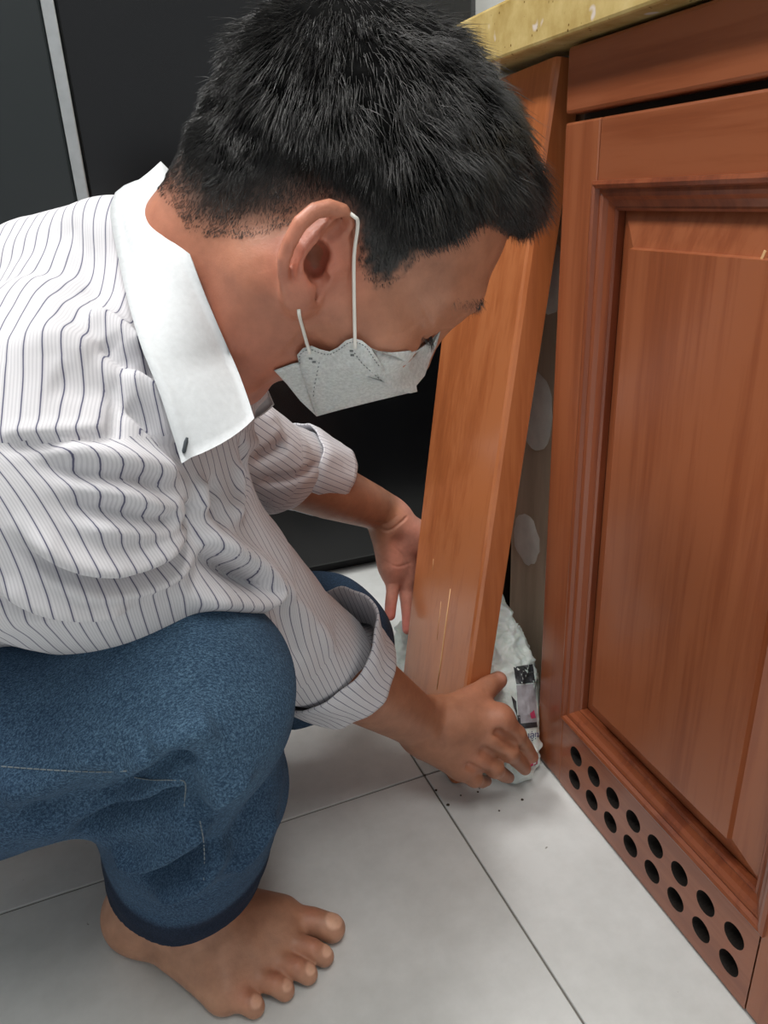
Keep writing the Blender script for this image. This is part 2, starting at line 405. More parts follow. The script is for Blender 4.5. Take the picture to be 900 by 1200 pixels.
class Ell:            # ellipsoid; axes = rows of local frame
    def __init__(s, c, r, axes=None, k=0.01, sub=False):
        s.c = np.asarray(c, float); s.r = np.asarray(r, float); s.A = np.eye(3) if axes is None else np.asarray(axes, float); s.k = k; s.sub = sub
        e = np.sqrt(((s.A * s.r[:, None]) ** 2).sum(0)); s.lo = s.c - e; s.hi = s.c + e
    def ev(s, X):
        q = (X - s.c) @ s.A.T; k0 = np.sqrt(((q / s.r) ** 2).sum(1)); k1 = np.sqrt(((q / s.r ** 2) ** 2).sum(1))
        return k0 * (k0 - 1) / np.maximum(k1, 1e-9)
class RBox:           # rounded box
    def __init__(s, c, h, rad, axes=None, k=0.01, sub=False):
        s.c = np.asarray(c, float); s.h = np.asarray(h, float) - rad; s.rad = rad; s.A = np.eye(3) if axes is None else np.asarray(axes, float); s.k = k; s.sub = sub
        e = (np.abs(s.A) * np.asarray(h, float)[:, None]).sum(0); s.lo = s.c - e; s.hi = s.c + e
    def ev(s, X):
        q = np.abs((X - s.c) @ s.A.T) - s.h
        return np.sqrt((np.maximum(q, 0) ** 2).sum(1)) + np.minimum(q.max(1), 0) - s.rad
class Half:           # cut away everything on the + side of a plane (smooth intersection)
    def __init__(s, c, n, k=0.004):
        s.c = np.asarray(c, float); s.n = np.asarray(n, float) / np.linalg.norm(n); s.k = k; s.sub = True; s.lo = V3(-9, -9, -9); s.hi = V3(9, 9, 9)
    def ev(s, X): return -((X - s.c) @ s.n)
def smin(a, b, k):
    h = np.maximum(k - np.abs(a - b), 0) / k
    return np.minimum(a, b) - h * h * k * 0.25
def field(prims, X):
    d = np.full(len(X), 0.5)
    for p in prims:
        e = p.ev(X)
        d = -smin(-d, e, p.k) if p.sub else smin(d, e, p.k)
    return d
def march(prims, px, py, off=0.0, t0=0.15, t1=1.6):
    r = ray((px, py)); rl = np.linalg.norm(r); r = r / rl; t = t0
    for _ in range(160):
        d = field(prims, (CAM + r * t)[None])[0] - off
        if d < 2e-4: return CAM + r * t
        t += max(d * 0.7, 3e-4)
        if t > t1: return None
    return CAM + r * t
def mesh_sdf(prims, h, lo=None, hi=None):
    pad = 3 * h + .022
    real = [p for p in prims if not p.sub]
    L0 = np.min([p.lo for p in real], 0) - pad if lo is None else np.asarray(lo, float)
    H0 = np.max([p.hi for p in real], 0) + pad if hi is None else np.asarray(hi, float)
    n = np.ceil((H0 - L0) / h).astype(int) + 1
    G = np.full(tuple(n), 0.05, np.float32)
    ax = [L0[i] + np.arange(n[i]) * h for i in range(3)]
    for p in prims:
        e = p.k + 3 * h
        i0 = np.maximum(np.floor((p.lo - e - L0) / h).astype(int), 0); i1 = np.minimum(np.ceil((p.hi + e - L0) / h).astype(int) + 1, n)
        if (i1 <= i0).any(): continue
        for xs in range(i0[0], i1[0], 64):
            xe = min(xs + 64, i1[0])
            g = np.stack(np.meshgrid(ax[0][xs:xe], ax[1][i0[1]:i1[1]], ax[2][i0[2]:i1[2]], indexing='ij'), -1)
            sh = g.shape[:3]; d = p.ev(g.reshape(-1, 3)).reshape(sh).astype(np.float32)
            S = G[xs:xe, i0[1]:i1[1], i0[2]:i1[2]]
            S[...] = -smin(-S, d, p.k) if p.sub else smin(S, d, p.k)
    # surface nets
    s = G < 0
    c = np.zeros(tuple(n - 1), np.uint8)
    for dx in (0, 1):
        for dy in (0, 1):
            for dz in (0, 1): c += s[dx:n[0] - 1 + dx, dy:n[1] - 1 + dy, dz:n[2] - 1 + dz]
    act = (c > 0) & (c < 8); idx = np.full(act.shape, -1, np.int64); I = np.argwhere(act); idx[act] = np.arange(len(I))
    corner = np.array([[dx, dy, dz] for dx in (0, 1) for dy in (0, 1) for dz in (0, 1)])
    val = np.stack([G[I[:, 0] + o[0], I[:, 1] + o[1], I[:, 2] + o[2]] for o in corner], 1)
    acc = np.zeros((len(I), 3)); cnt = np.zeros(len(I))
    for a in range(8):
        for b in range(a + 1, 8):
            if np.abs(corner[a] - corner[b]).sum() != 1: continue
            m = (val[:, a] < 0) != (val[:, b] < 0)
            t = val[m, a] / (val[m, a] - val[m, b])
            acc[m] += corner[a] + t[:, None] * (corner[b] - corner[a]); cnt[m] += 1
    Vt = L0 + (I + acc / cnt[:, None]) * h
    F = []
    for ax_ in range(3):
        o1, o2 = (ax_ + 1) % 3, (ax_ + 2) % 3
        sl0 = [slice(None)] * 3; sl1 = [slice(None)] * 3; sl0[ax_] = slice(0, -1); sl1[ax_] = slice(1, None)
        ch = s[tuple(sl0)] != s[tuple(sl1)]; E_ = np.argwhere(ch)
        ok = (E_[:, o1] > 0) & (E_[:, o2] > 0) & (E_[:, o1] < n[o1] - 1) & (E_[:, o2] < n[o2] - 1); E_ = E_[ok]
        inside = s[E_[:, 0], E_[:, 1], E_[:, 2]]
        q = []
        for (u, v) in ((-1, -1), (0, -1), (0, 0), (-1, 0)):
            J = E_.copy(); J[:, o1] += u; J[:, o2] += v; q.append(idx[J[:, 0], J[:, 1], J[:, 2]])
        q = np.stack(q, 1); q[~inside] = q[~inside][:, ::-1]; F.append(q)
    return Vt, np.concatenate(F)
def vnormals(Vt, F):
    fn = np.cross(Vt[F[:, 2]] - Vt[F[:, 0]], Vt[F[:, 3]] - Vt[F[:, 1]]); n = np.zeros_like(Vt)
    for k in range(4):
        for a in range(3): n[:, a] += np.bincount(F[:, k], fn[:, a], len(Vt))
    return n / np.maximum(np.linalg.norm(n, axis=1, keepdims=True), 1e-12)
def relax(Vt, F, it=1, lam=0.5):
    e = np.concatenate([F[:, [0, 1]], F[:, [1, 2]], F[:, [2, 3]], F[:, [3, 0]]]); e = np.concatenate([e, e[:, ::-1]])
    deg = np.bincount(e[:, 0], minlength=len(Vt)).clip(1)
    for _ in range(it):
        m = np.stack([np.bincount(e[:, 0], Vt[e[:, 1], a], len(Vt)) for a in range(3)], 1) / deg[:, None]
        Vt = Vt + lam * (m - Vt)
    return Vt
def poly_dist(X, pts):
    d = np.full(len(X), 1e9)
    for a, b in zip(pts[:-1], pts[1:]):
        ab = b - a; t = np.clip((X - a) @ ab / max(ab @ ab, 1e-12), 0, 1); d = np.minimum(d, np.linalg.norm(X - a - t[:, None] * ab, axis=1))
    return d
def smooth_path(pts, n=6):
    pts = [np.asarray(p, float) for p in pts]
    if len(pts) < 3: return pts
    Q = [2 * pts[0] - pts[1]] + pts + [2 * pts[-1] - pts[-2]]; out = []
    for i in range(1, len(Q) - 2):
        for j in range(n):
            t = j / n; a, b, c, d = Q[i - 1:i + 3]
            out.append(0.5 * (2 * b + (c - a) * t + (2 * a - 5 * b + 4 * c - d) * t * t + (3 * b - a - 3 * c + d) * t ** 3))
    out.append(pts[-1]); return out
def fold(Vt, Nn, pts, amp, wid):     # ridge (+) or crease (-) along a line lying on a cloth or on skin
    pts = [p for p in pts if p is not None]
    if len(pts) < 2: return
    pts = smooth_path(pts, 4); A = np.array(pts)
    m = ((Vt > A.min(0) - 3 * wid) & (Vt < A.max(0) + 3 * wid)).all(1)
    if not m.any(): return
    X = Vt[m]; d = np.full(len(X), 1e9); tt = np.zeros(len(X)); ns = len(pts) - 1
    for i, (a, b) in enumerate(zip(pts[:-1], pts[1:])):
        ab = b - a; t = np.clip((X - a) @ ab / max(ab @ ab, 1e-12), 0, 1); q = np.linalg.norm(X - a - t[:, None] * ab, axis=1)
        u = q < d; d[u] = q[u]; tt[u] = (i + t[u]) / ns
    taper = np.clip(np.minimum(tt, 1 - tt) * 5 + 0.25, 0, 1)
    Vt[m] += Nn[m] * (amp * taper * np.exp(-(d / wid) ** 2))[:, None]
def qmesh(name, Vt, F, mat, parent=None, smooth=True):
    me = bpy.data.meshes.new(name); nv, nf = len(Vt), len(F)
    me.vertices.add(nv); me.vertices.foreach_set('co', np.asarray(Vt, np.float32).ravel())
    me.loops.add(nf * 4); me.loops.foreach_set('vertex_index', np.asarray(F, np.int32).ravel())
    me.polygons.add(nf); me.polygons.foreach_set('loop_start', np.arange(0, nf * 4, 4, dtype=np.int32)); me.polygons.foreach_set('loop_total', np.full(nf, 4, np.int32))
    me.polygons.foreach_set('use_smooth', np.ones(nf, bool) if smooth else np.zeros(nf, bool))
    me.update(calc_edges=True)
    me.materials.append(M[mat] if isinstance(mat, str) else mat)
    o = bpy.data.objects.new(name, me); COL.objects.link(o)
    if parent is not None: adopt(o, parent)
    return o
def sstep(a, b, x):
    t = np.clip((x - a) / (b - a), 0, 1); return t * t * (3 - 2 * t)
def nrm(v): v = np.asarray(v, float); return v / np.linalg.norm(v)
def vnoise(X, scale, seed=0):       # cheap smooth pseudo-noise
    rs = np.random.RandomState(seed); o = np.zeros(len(X))
    for i in range(7):
        k = rs.normal(size=3); k = k / np.linalg.norm(k) * scale * rs.uniform(0.6, 1.7); o += np.sin(X @ k + rs.uniform(0, 6.28))
    return o / 3.0

# ------------------------------------------------------------------ the squatting man: skeleton (metres, world)
S_R = P(55, 575, .47); E_R = P(335, 745, .69); W_R = P(497, 850, .865)
S_L = V3(-.03, .80, .565); E_L = P(310, 545, .90); W_L = P(452, 600, 1.07)
K_R = P(212, 812, .525); A_R = V3(-.047, .588, .085); HIP_R = V3(-.35, .60, .26)
K_L = P(375, 757, .87); HIP_L = V3(-.33, .79, .26); A_L = V3(-.21, .83, .12)
EAR = P(375, 300, .44)
psi = math.radians(18)
fwd_c = np.array([.84 * math.cos(psi), -.54 * math.cos(psi), -math.sin(psi)]); up_c = np.array([.54, .84, 0.0])
HF = nrm(RC @ fwd_c); HU = nrm(RC @ up_c); HU = nrm(HU - HF * (HU @ HF)); HR = np.cross(HF, HU)
HO = EAR - HR * 0.078
_r = math.radians(20); HU, HR = HU * math.cos(_r) + HR * math.sin(_r), HR * math.cos(_r) - HU * math.sin(_r)
_p = math.radians(1); HF, HU = HF * math.cos(_p) - HU * math.sin(_p), HU * math.cos(_p) + HF * math.sin(_p)
HO = EAR - HR * 0.080
HAX = np.stack([HR, HF, HU])
def hw(x, y, z): return HO + HR * x + HF * y + HU * z
def hl(p): return (np.asarray(p) - HO) @ HAX.T
def onhead(px, py, x):            # point of the head's own sagittal plane shifted sideways by x
    r = ray((px, py)); t = ((HO + HR * x - CAM) @ HR) / (r @ HR); return CAM + r * t
NECK = P(215, 392, .545)
TA = nrm([.78, -.06, .60])

man = thing('person', 'squatting barefoot man in white pinstripe shirt, blue jeans and face mask, holding the plank', 'person', (-.04, .60, 0))

def hE(c, r, k=0.02, sub=False): return Ell(hw(*c), r, HAX, k, sub)
def hC(pts, rads, k=0.01, sub=False): return Cap([hw(*p) for p in pts], rads, k, sub)
head = [hE((0, 0, .042), (.076, .098, .089), .02), hE((0, .036, .05), (.063, .062, .062), .03), hE((0, .040, -.022), (.057, .052, .062), .04)]
for s in (1, -1):
    head += [hC([(s * .053, .004, -.03), (s * .049, .010, -.055), (s * .016, .060, -.066)], [.022, .017, .015], .030),
             hE((s * .046, .060, -.026), (.022, .022, .02), .03),
             hC([(s * .05, .06, -.018), (s * .068, .005, -.006)], [.013, .011], .025),
             hC([(s * .010, .096, .026), (s * .030, .094, .031), (s * .050, .076, .024)], [.010, .011, .010], .022)]
head += [hE((0, .064, -.067), (.017, .014, .014), .02), hE((0, .070, -.048), (.026, .020, .022), .025)]
for s in (1, -1):
    head += [hE((s * .035, .103, .004), (.018, .014, .0125), .014, True), Ell(hw(s * .034, .080, .003), (.0135, .0135, .0125), HAX, .008),
             hC([(s * .017, .0985, -.001), (s * .036, .0985, -.0055), (s * .049, .083, -.0045)], [.0012] * 3, .003, True),
             hC([(s * .018, .093, .011), (s * .036, .096, .0125), (s * .051, .080, .008)], [.0042, .005, .004], .01)]
head += [hC([(0, .094, .014), (0, .100, -.014), (0, .103, -.026)], [.0095, .010, .0115], .016), hE((.010, .096, -.030), (.008, .010, .008), .01), hE((-.010, .096, -.030), (.008, .010, .008), .01)]
head += [hC([(-.022, .092, -.058), (0, .100, -.057), (.022, .092, -.058)], [.0012] * 3, .003, True)]
# neck
NB = NECK
neckp = [Cap([hw(0, -.028, -.02), hw(0, -.034, -.065), NB + TA * .01], [.056, .056, .050], .035), Cap([hw(0, -.052, .0), hw(0, -.058, -.05), NB - HF * .004 + TA * .01], [.044, .044, .042], .03)]
for s in (1, -1):
    neckp.append(Cap([hw(s * .060, -.018, -.035), hw(s * .045, .0, -.10), NB + HR * s * .02 + HF * .05], [.018, .016, .016], .03))
head += neckp
# ears traced in the plane of the ear
def earp(zx, zy, x): p = hl(onhead(330 + zx / 6.0, 230 + zy / 6.0, .086)); return np.array([x, p[1], p[2]])
def ear(side):
    def c(pts, rads, k, sub=False):
        q = []
        for (zx, zy, x) in pts:
            e = earp(zx, zy, x); q.append(hw(side * e[0], e[1], e[2]))
        return Cap(q, rads, k, sub)
    o = [c([(330, 200, .072), (200, 420, .074), (160, 620, .074)], [.010, .011, .009], .010),
         c([(300, 170, .080), (190, 240, .083), (130, 340, .085), (90, 500, .084)], [.006, .0065, .007, .0065], .008),
         c([(320, 340, .080), (420, 275, .082), (476, 200, .084), (430, 100, .090), (335, 70, .094), (235, 95, .098), (140, 175, .101), (75, 295, .102), (34, 415, .1005), (25, 530, .096), (55, 610, .091)],
           [.0028, .003, .0036, .0042, .0046, .0048, .0048, .0046, .0044, .0040, .0032], .003),
         c([(250, 285, .091), (165, 360, .0945), (130, 450, .095), (140, 560, .0925), (185, 630, .088)], [.0034, .0038, .0038, .0038, .0034], .005),
         c([(250, 285, .091), (330, 200, .088), (400, 130, .089)], [.003, .0026, .0022], .005),
         c([(66, 640, .090), (90, 720, .086), (122, 778, .083)], [.0055, .007, .006], .008),
         c([(170, 640, .085), (155, 730, .083)], [.0065, .0065], .010),
         c([(440, 400, .073), (370, 470, .079), (318, 520, .083)], [.008, .0075, .005], .010),
         c([(330, 345, .083), (420, 340, .079)], [.004, .004], .008),
         # hollows
         c([(255, 390, .089), (220, 450, .088), (225, 545, .088)], [.006, .0085, .005], .004, True),
         c([(225, 430, .080), (235, 510, .079)], [.0085, .0055], .006, True),
         c([(425, 200, .089), (350, 262, .091), (290, 300, .092)], [.0048, .0042, .0025], .003, True),
         c([(240, 165, .096), (165, 235, .0985), (108, 340, .099), (82, 450, .098), (84, 545, .096)], [.0028, .0032, .0034, .0028, .0006], .003, True),
         c([(315, 560, .086), (250, 660, .0865), (190, 785, .082)], [.0014, .0018, .0016], .004, True)]
    return o
head += ear(1) + ear(-1)

# ---------------------------------------------------------------- torso, arms, legs under the clothes
TA = nrm([.78, -.06, .60]); TL = nrm(np.array([.12, 1, 0]) - TA * (np.array([.12, 1, 0]) @ TA)); TN = np.cross(TA, TL)
TAX = np.stack([TA, TL, TN])
core = [Ell((-.055, .635, .53), (.15, .15, .095), TAX, .05), Ell((-.2, .655, .41), (.17, .145, .11), TAX, .06), Ell((-.345, .69, .285), (.13, .15, .12), TAX, .06),
        Cap([S_R + TA * .0, NB - TA * .08 - TN * .015, S_L], [.05, .050, .05], .05), Cap([NB - TA * .1, NB - TA * .03], [.048, .046], .03),
        Cap([S_R, E_R, E_R + (W_R - E_R) * .5], [.048, .038, .034], .03), Cap([S_L, E_L, E_L + (W_L - E_L) * .5], [.045, .036, .030], .03),
        Cap([HIP_R, K_R, A_R + V3(0, -.02, .06)], [.062, .048, .035], .03), Cap([HIP_L, K_L, A_L], [.065, .048, .036], .03),
        Cap([A_L, A_L + V3(-.03, .01, -.03)], [.034, .03], .02), Cap([A_L + V3(-.02, .01, -.02), V3(-.15, .84, .022), V3(-.09, .845, .014)], [.036, .024, .012], .02)]
core += [Cap([V3(-.155, .80 + .02 * i, .02), V3(-.085 - .006 * i, .80 + .02 * i, .012)], [.013, .0095], .008) for i in range(5)]

# ---------------------------------------------------------------- right hand (back of the hand to the viewer, fingers round the plank's foot)
mcpR = [P(585, 842, .868), P(573, 868, .862), P(556, 888, .862), P(538, 902, .866)]
fR = [[mcpR[0], P(606, 861, .878), P(617, 876, .892), P(624, 887, .902)],
      [mcpR[1], P(597, 882, .868), P(608, 893, .884), P(615, 901, .899)],
      [mcpR[2], P(580, 901, .868), P(590, 908, .885), P(596, 911, .90)],
      [mcpR[3], P(556, 913, .872), P(565, 916, .886), P(570, 915, .898)]]
rR = [[.0115, .0095, .0085, .0072], [.0118, .0098, .0088, .0075], [.0112, .0092, .0084, .007], [.010, .0082, .0074, .0064]]
view = nrm(ray((550, 860)))
armR = [Cap([E_R, E_R + (W_R - E_R) * .45, E_R + (W_R - E_R) * .8, W_R, W_R + (mcpR[1] - W_R) * .25], [.042, .040, .032, .029, .026], .02)]
for i, q in enumerate(mcpR): armR.append(Cap([W_R + (mcpR[1] - W_R) * .1 + (q - mcpR[1]) * .25, q + view * .004], [.019, .0125], .022))
armR.append(Cap([W_R + (mcpR[2] - W_R) * .35 + view * .012, (mcpR[1] + mcpR[3]) / 2 + view * .012], [.018, .014], .02))
for pts, rr in zip(fR, rR):
    armR.append(Cap(pts, rr, .006))
    armR.append(Ell(pts[1] - view * .001, [rr[1] * 1.08] * 3, None, .006))
thR = [P(520, 842, .872), P(551, 824, .884), P(571, 806, .900), P(584, 797, .916)]
armR += [Cap(thR, [.022, .0160, .0138, .0108], .012), Cap([thR[0], mcpR[0]], [.017, .011], .025), Cap([thR[1], (mcpR[0] + W_R) / 2], [.012, .014], .02)]
for i in range(3):   # knuckle valleys
    a = (mcpR[i] + mcpR[i + 1]) / 2; b = (fR[i][1] + fR[i + 1][1]) / 2
    armR.append(Cap([a + (b - a) * .15 - view * .013, b - view * .012], [.003, .004], .008, True))

# ---------------------------------------------------------------- left hand (palm to the viewer, fingers hanging, behind the plank's edge)
vL = nrm(ray((470, 650)))
mcpL = [P(459, 674, 1.075), P(474, 681, 1.088), P(490, 682, 1.105), P(506, 676, 1.12)]
fL = [[mcpL[0], P(460, 693, 1.072), P(458, 708, 1.068), P(457, 721, 1.066)],
      [mcpL[1], P(477, 704, 1.085), P(478, 721, 1.085), P(478, 737, 1.082)],
      [mcpL[2], P(496, 708, 1.11), P(499, 727, 1.11), P(500, 744, 1.105)],
      [mcpL[3], P(514, 700, 1.13), P(519, 717, 1.13), P(521, 732, 1.128)]]
rL = [[.0105, .0092, .0085, .0078], [.0115, .0100, .0092, .0082], [.0115, .0100, .0092, .0082], [.0112, .0096, .0088, .0078]]
armL = [Cap([E_L, E_L + (W_L - E_L) * .5, E_L + (W_L - E_L) * .85, W_L], [.042, .038, .031, .027], .02)]
for q in mcpL: armL.append(Cap([W_L + (q - W_L) * .12, q], [.017, .0135], .02))
armL += [Cap([P(452, 628, 1.062), P(456, 662, 1.066)], [.0165, .0135], .02),                    # heel of the hand
         Cap([P(468, 612, 1.062), P(488, 628, 1.07), P(505, 650, 1.075)], [.020, .0175, .012], .02),   # ball of the thumb
         Cap([P(488, 622, 1.08), P(515, 640, 1.10), P(532, 662, 1.12), P(540, 678, 1.13)], [.016, .0125, .011, .009], .012),
         Cap([P(470, 640, 1.04), P(478, 668, 1.045)], [.006, .005], .02, True)]
for pts, rr in zip(fL, rL): armL.append(Cap(pts, rr, .005))

# ---------------------------------------------------------------- right foot
toeB = [onz(328, 1078, .022), onz(333, 1103, .021), onz(314, 1124, .020), onz(290, 1143, .019), onz(263, 1163, .017)]
toeM = [onz(366, 1080, .021), onz(366, 1112, .021), onz(347, 1134, .020), onz(322, 1153, .019), onz(289, 1174, .016)]
toeT = [onz(389, 1088, .014), onz(380, 1121, .011), onz(361, 1142, .011), onz(334, 1161, .011), onz(298, 1180, .011)]
toeR = [(.0165, .0135, .0135), (.0115, .0098, .0096), (.011, .0096, .0094), (.0108, .0095, .0092), (.0115, .0105, .0098)]
heel = onz(168, 1070, .03)
foot = [Ell(heel, (.034, .03, .032), None, .02), Cap([A_R + V3(.0, -.01, .09), A_R], [.040, .036], .02), Cap([heel + V3(0, 0, .01), A_R], [.028, .034], .03)]
inst = onz(262, 1078, .06)
for b in toeB: foot.append(Cap([A_R + V3(.012, -.008, -.012), inst * .5 + (heel * .4 + b * .6) * .5 + V3(0, 0, -.006), b], [.033, .021, .0135], .022))
foot += [Cap([heel + V3(0, 0, -.006), onz(205, 1118, .02), toeB[4]], [.024, .017, .012], .025), Cap([heel, onz(270, 1060, .022), toeB[0]], [.022, .020, .018], .03)]
for b, m_, t, r in zip(toeB, toeM, toeT, toeR): foot.append(Cap([b + (b - t) * .12, m_, t], r, .0045))
foot.append(Cap([A_R + V3(.0, -.034, .004), A_R + V3(.0, -.036, .004)], [.014, .014], .02))   # ankle bone
foot.append(Half(V3(0, 0, 0.0005), V3(0, 0, -1), .006))
for p_ in foot[-1:]: p_.lo = V3(-.3, .3, -.06); p_.hi = V3(.3, .8, .012)

# ---------------------------------------------------------------- skin
def skin_mat():
    m, nt, b = new_mat('skin')
    at = N(nt, 'ShaderNodeAttribute', attribute_name='tint')
    v = mapping(nt, (1, 1, 1)); n1 = noise(nt, v, 55, 5, 0.6); n2 = noise(nt, v, 700, 3, 0.6)
    r = ramp(nt, n1.outputs[0], [(0.3, (.76, .70, .68, 1)), (0.7, (1.12, 1.10, 1.08, 1))])
    mx = N(nt, 'ShaderNodeMixRGB', blend_type='MULTIPLY', inp={0: 0.8}); L(nt, at.outputs['Color'], mx.inputs[1]); L(nt, r.outputs[0], mx.inputs[2])
    L(nt, mx.outputs[0], b.inputs['Base Color']); b.inputs['Roughness'].default_value = 0.48
    b.inputs['Subsurface Weight'].default_value = 0.12; b.inputs['Subsurface Radius'].default_value = (1.0, .35, .2); b.inputs['Subsurface Scale'].default_value = 0.004
    ad = N(nt, 'ShaderNodeMath', operation='MULTIPLY_ADD', inp={1: 0.35}); L(nt, n2.outputs[0], ad.inputs[0]); L(nt, n1.outputs[0], ad.inputs[2])
    bump(nt, b, ad.outputs[0], 0.4, 0.0012)
    return m
M['skin'] = skin_mat()
SK = np.array(lin(178, 124, 98)[:3]); SKARM = np.array(lin(160, 110, 84)[:3]); SKFOOT = np.array(lin(180, 134, 108)[:3]); SKRED = np.array(lin(196, 122, 100)[:3]); PALM = np.array(lin(214, 150, 130)[:3])

# hairline (traced on the near side of the head, mirrored for the far side)
HLPX = [(612, 286), (600, 276), (588, 270), (569, 261), (552, 268), (535, 283), (513, 294), (491, 300), (469, 320), (455, 334), (443, 334), (428, 322), (419, 290), (414, 262), (402, 246), (380, 240), (360, 246), (341, 258), (313, 268), (280, 275), (245, 274), (222, 266), (206, 240)]
skull = [p for p in head[:21]] + neckp
hl_pts = []
for q in HLPX:
    w_ = march(skull, q[0], q[1])
    if w_ is None: w_ = onhead(q[0], q[1], .04)
    hl_pts.append(hl(w_)[1:])
hl_pts = np.array(hl_pts)
print('hairline', hl_pts.round(3).tolist())
HPOLY = np.concatenate([[[.20, hl_pts[0][1] - .005]], hl_pts, [[hl_pts[-1][0] - .1, hl_pts[-1][1] - .012], [-.3, .3], [.3, .3]]])
def in_poly(Q, poly):
    ins = np.zeros(len(Q), bool); j = len(poly) - 1
    for i in range(len(poly)):
        a, b = poly[i], poly[j]
        c = ((a[1] > Q[:, 1]) != (b[1] > Q[:, 1])) & (Q[:, 0] < (b[0] - a[0]) * (Q[:, 1] - a[1]) / (b[1] - a[1] + 1e-12) + a[0])
        ins ^= c; j = i
    return ins
def hair_sd(Lc):      # signed distance into the hair, side projection
    Q = Lc[:, 1:]; d = np.full(len(Q), 1e9)
    for a, b in zip(HPOLY[:len(hl_pts) + 1], HPOLY[1:len(hl_pts) + 2]):
        ab = b - a; t = np.clip((Q - a) @ ab / (ab @ ab), 0, 1); d = np.minimum(d, np.linalg.norm(Q - a - t[:, None] * ab, axis=1))
    return np.where(in_poly(Q, HPOLY), d, -d)

Hv, Hf = mesh_sdf(head, .0017, hi=None)
Hn = vnormals(Hv, Hf); Hloc = hl(Hv)
def hp(px, py): return march(head, px, py)
for pts, amp, wd in (([(497, 362), (503, 372), (507, 384)], -.0012, .0016), ([(455, 392), (475, 389), (490, 378)], -.0009, .0018), ([(489, 350), (497, 360), (500, 372)], -.0008, .0014),
                     ([(330, 420), (350, 395), (362, 368)], -.0010, .003), ([(300, 300), (310, 340), (300, 400)], -.001, .006)):
    fold(Hv, Hn, [hp(*q) for q in pts], amp, wd)
hsd = hair_sd(Hloc)
htint = np.tile(SK, (len(Hv), 1))
red = np.exp(-((Hloc[:, 1] - hl(EAR)[1]) ** 2 + (Hloc[:, 2] - hl(EAR)[2]) ** 2) / .028 ** 2) * (np.abs(Hloc[:, 0]) > .074)
htint += (SKRED - SK) * red[:, None]
nk = sstep(.0, -.09, Hloc[:, 2]); htint += (np.array(lin(178, 108, 84)[:3]) - SK) * (nk * .9)[:, None]
earm = (np.abs(Hloc[:, 0]) > .0795) & (np.abs(Hloc[:, 1] + .005) < .04)
backf = sstep(.02, -.03, Hloc[:, 1]); hm = (sstep(-.004, .008, hsd + vnoise(Hv, 900, 3) * .0022) * (1 - backf) + backf * (.74 * sstep(-.010, .016, hsd + vnoise(Hv, 1500, 3) * .001) + .26 * sstep(.0, .034, hsd))) * np.where(earm, 0, 1)
htint = htint * (1 - hm[:, None]) + np.array([.020, .018, .017]) * hm[:, None]
lips = np.exp(-((Hloc[:, 0] / .022) ** 2 + ((Hloc[:, 2] + .057) / .008) ** 2)) * (Hloc[:, 1] > .08); htint += (np.array(lin(150, 80, 72)[:3]) - SK) * lips[:, None]

def piece(prims, h, col):
    v, f = mesh_sdf(prims, h); v = relax(v, f, 1, .3); return v, f, np.tile(col, (len(v), 1))
ARv, ARf, ARt = piece(armR, .0015, SKARM)
An = vnormals(ARv, ARf)
def rp(px, py): return march(armR, px, py)
for pts, amp, wd in (([(589, 852), (584, 858), (577, 862)], -.0008, .002), ([(571, 812), (566, 806)], -.0008, .0016), ([(522, 815), (512, 840), (505, 868)], .0006, .004)): fold(ARv, An, [rp(*q) for q in pts], amp, wd)
def near(v, p, r): return np.exp(-(((v - p) ** 2).sum(1)) / r ** 2)
for p_, r_ in ((thR[3], .018), (mcpR[0], .02), (fR[0][3], .014), (mcpR[2], .016), (thR[1], .02)): ARt += (np.array(lin(196, 130, 104)[:3]) - SKARM) * (near(ARv, p_, r_) * .7)[:, None]
nail = near(ARv, thR[3] - view * .0095 + nrm(thR[3] - thR[2]) * .003, .0065); ARt += (np.array(lin(205, 160, 140)[:3]) - SKARM) * nail[:, None]
ALv, ALf, ALt = piece(armL, .0016, SKARM)
Al = vnormals(ALv, ALf)
pal = sstep(.02, -.015, (ALv - W_L) @ nrm(W_L - E_L) * -1); ALt += (PALM - SKARM) * pal[:, None]
for p_ in [f[3] for f in fL]: ALt += (np.array(lin(214, 128, 116)[:3]) - PALM) * near(ALv, p_, .02)[:, None]
def lp(px, py): return march(armL, px, py)
for pts, amp, wd in (([(440, 618), (455, 622), (470, 612), (478, 604)], -.0016, .0018), ([(436, 610), (450, 614), (466, 604)], -.0012, .0016), ([(452, 683), (462, 684)], -.0012, .0016), ([(452, 700), (464, 701)], -.0009, .0014), ([(453, 710), (463, 711)], -.0006, .0012),
                     ([(448, 655), (465, 664), (482, 660)], -.0014, .0018), ([(462, 640), (474, 654), (482, 672)], -.0012, .0018), ([(470, 692), (482, 694)], -.001, .0014)): fold(ALv, Al, [lp(*q) for q in pts], amp, wd)
FTv, FTf, FTt = piece(foot, .0016, SKFOOT)
Fn = vnormals(FTv, FTf)
for b, m_, t, r in zip(toeB, toeM, toeT, toeR):
    nd = nrm(t - m_); c = t + nd * r[2] * .15 + V3(0, 0, r[2] * .85); nn = near(FTv, c, r[2] * .72)
    FTt += (np.array(lin(216, 172, 146)[:3]) - SKFOOT) * (sstep(.3, .55, nn))[:, None]
    FTv += Fn * (sstep(.3, .5, nn) * .0009)[:, None]
    FTt += (np.array(lin(190, 124, 98)[:3]) - SKFOOT) * (near(FTv, m_ + V3(0, 0, r[1]), .011) * .6)[:, None]
COv, COf, COt = piece(core, .006, SK)
Vs, Fs, Ts, off = [], [], [], 0
for v, f, t in ((Hv, Hf, htint), (ARv, ARf, ARt), (ALv, ALf, ALt), (FTv, FTf, FTt), (COv, COf, COt)):
    Vs.append(v); Fs.append(f + off); Ts.append(t); off += len(v)
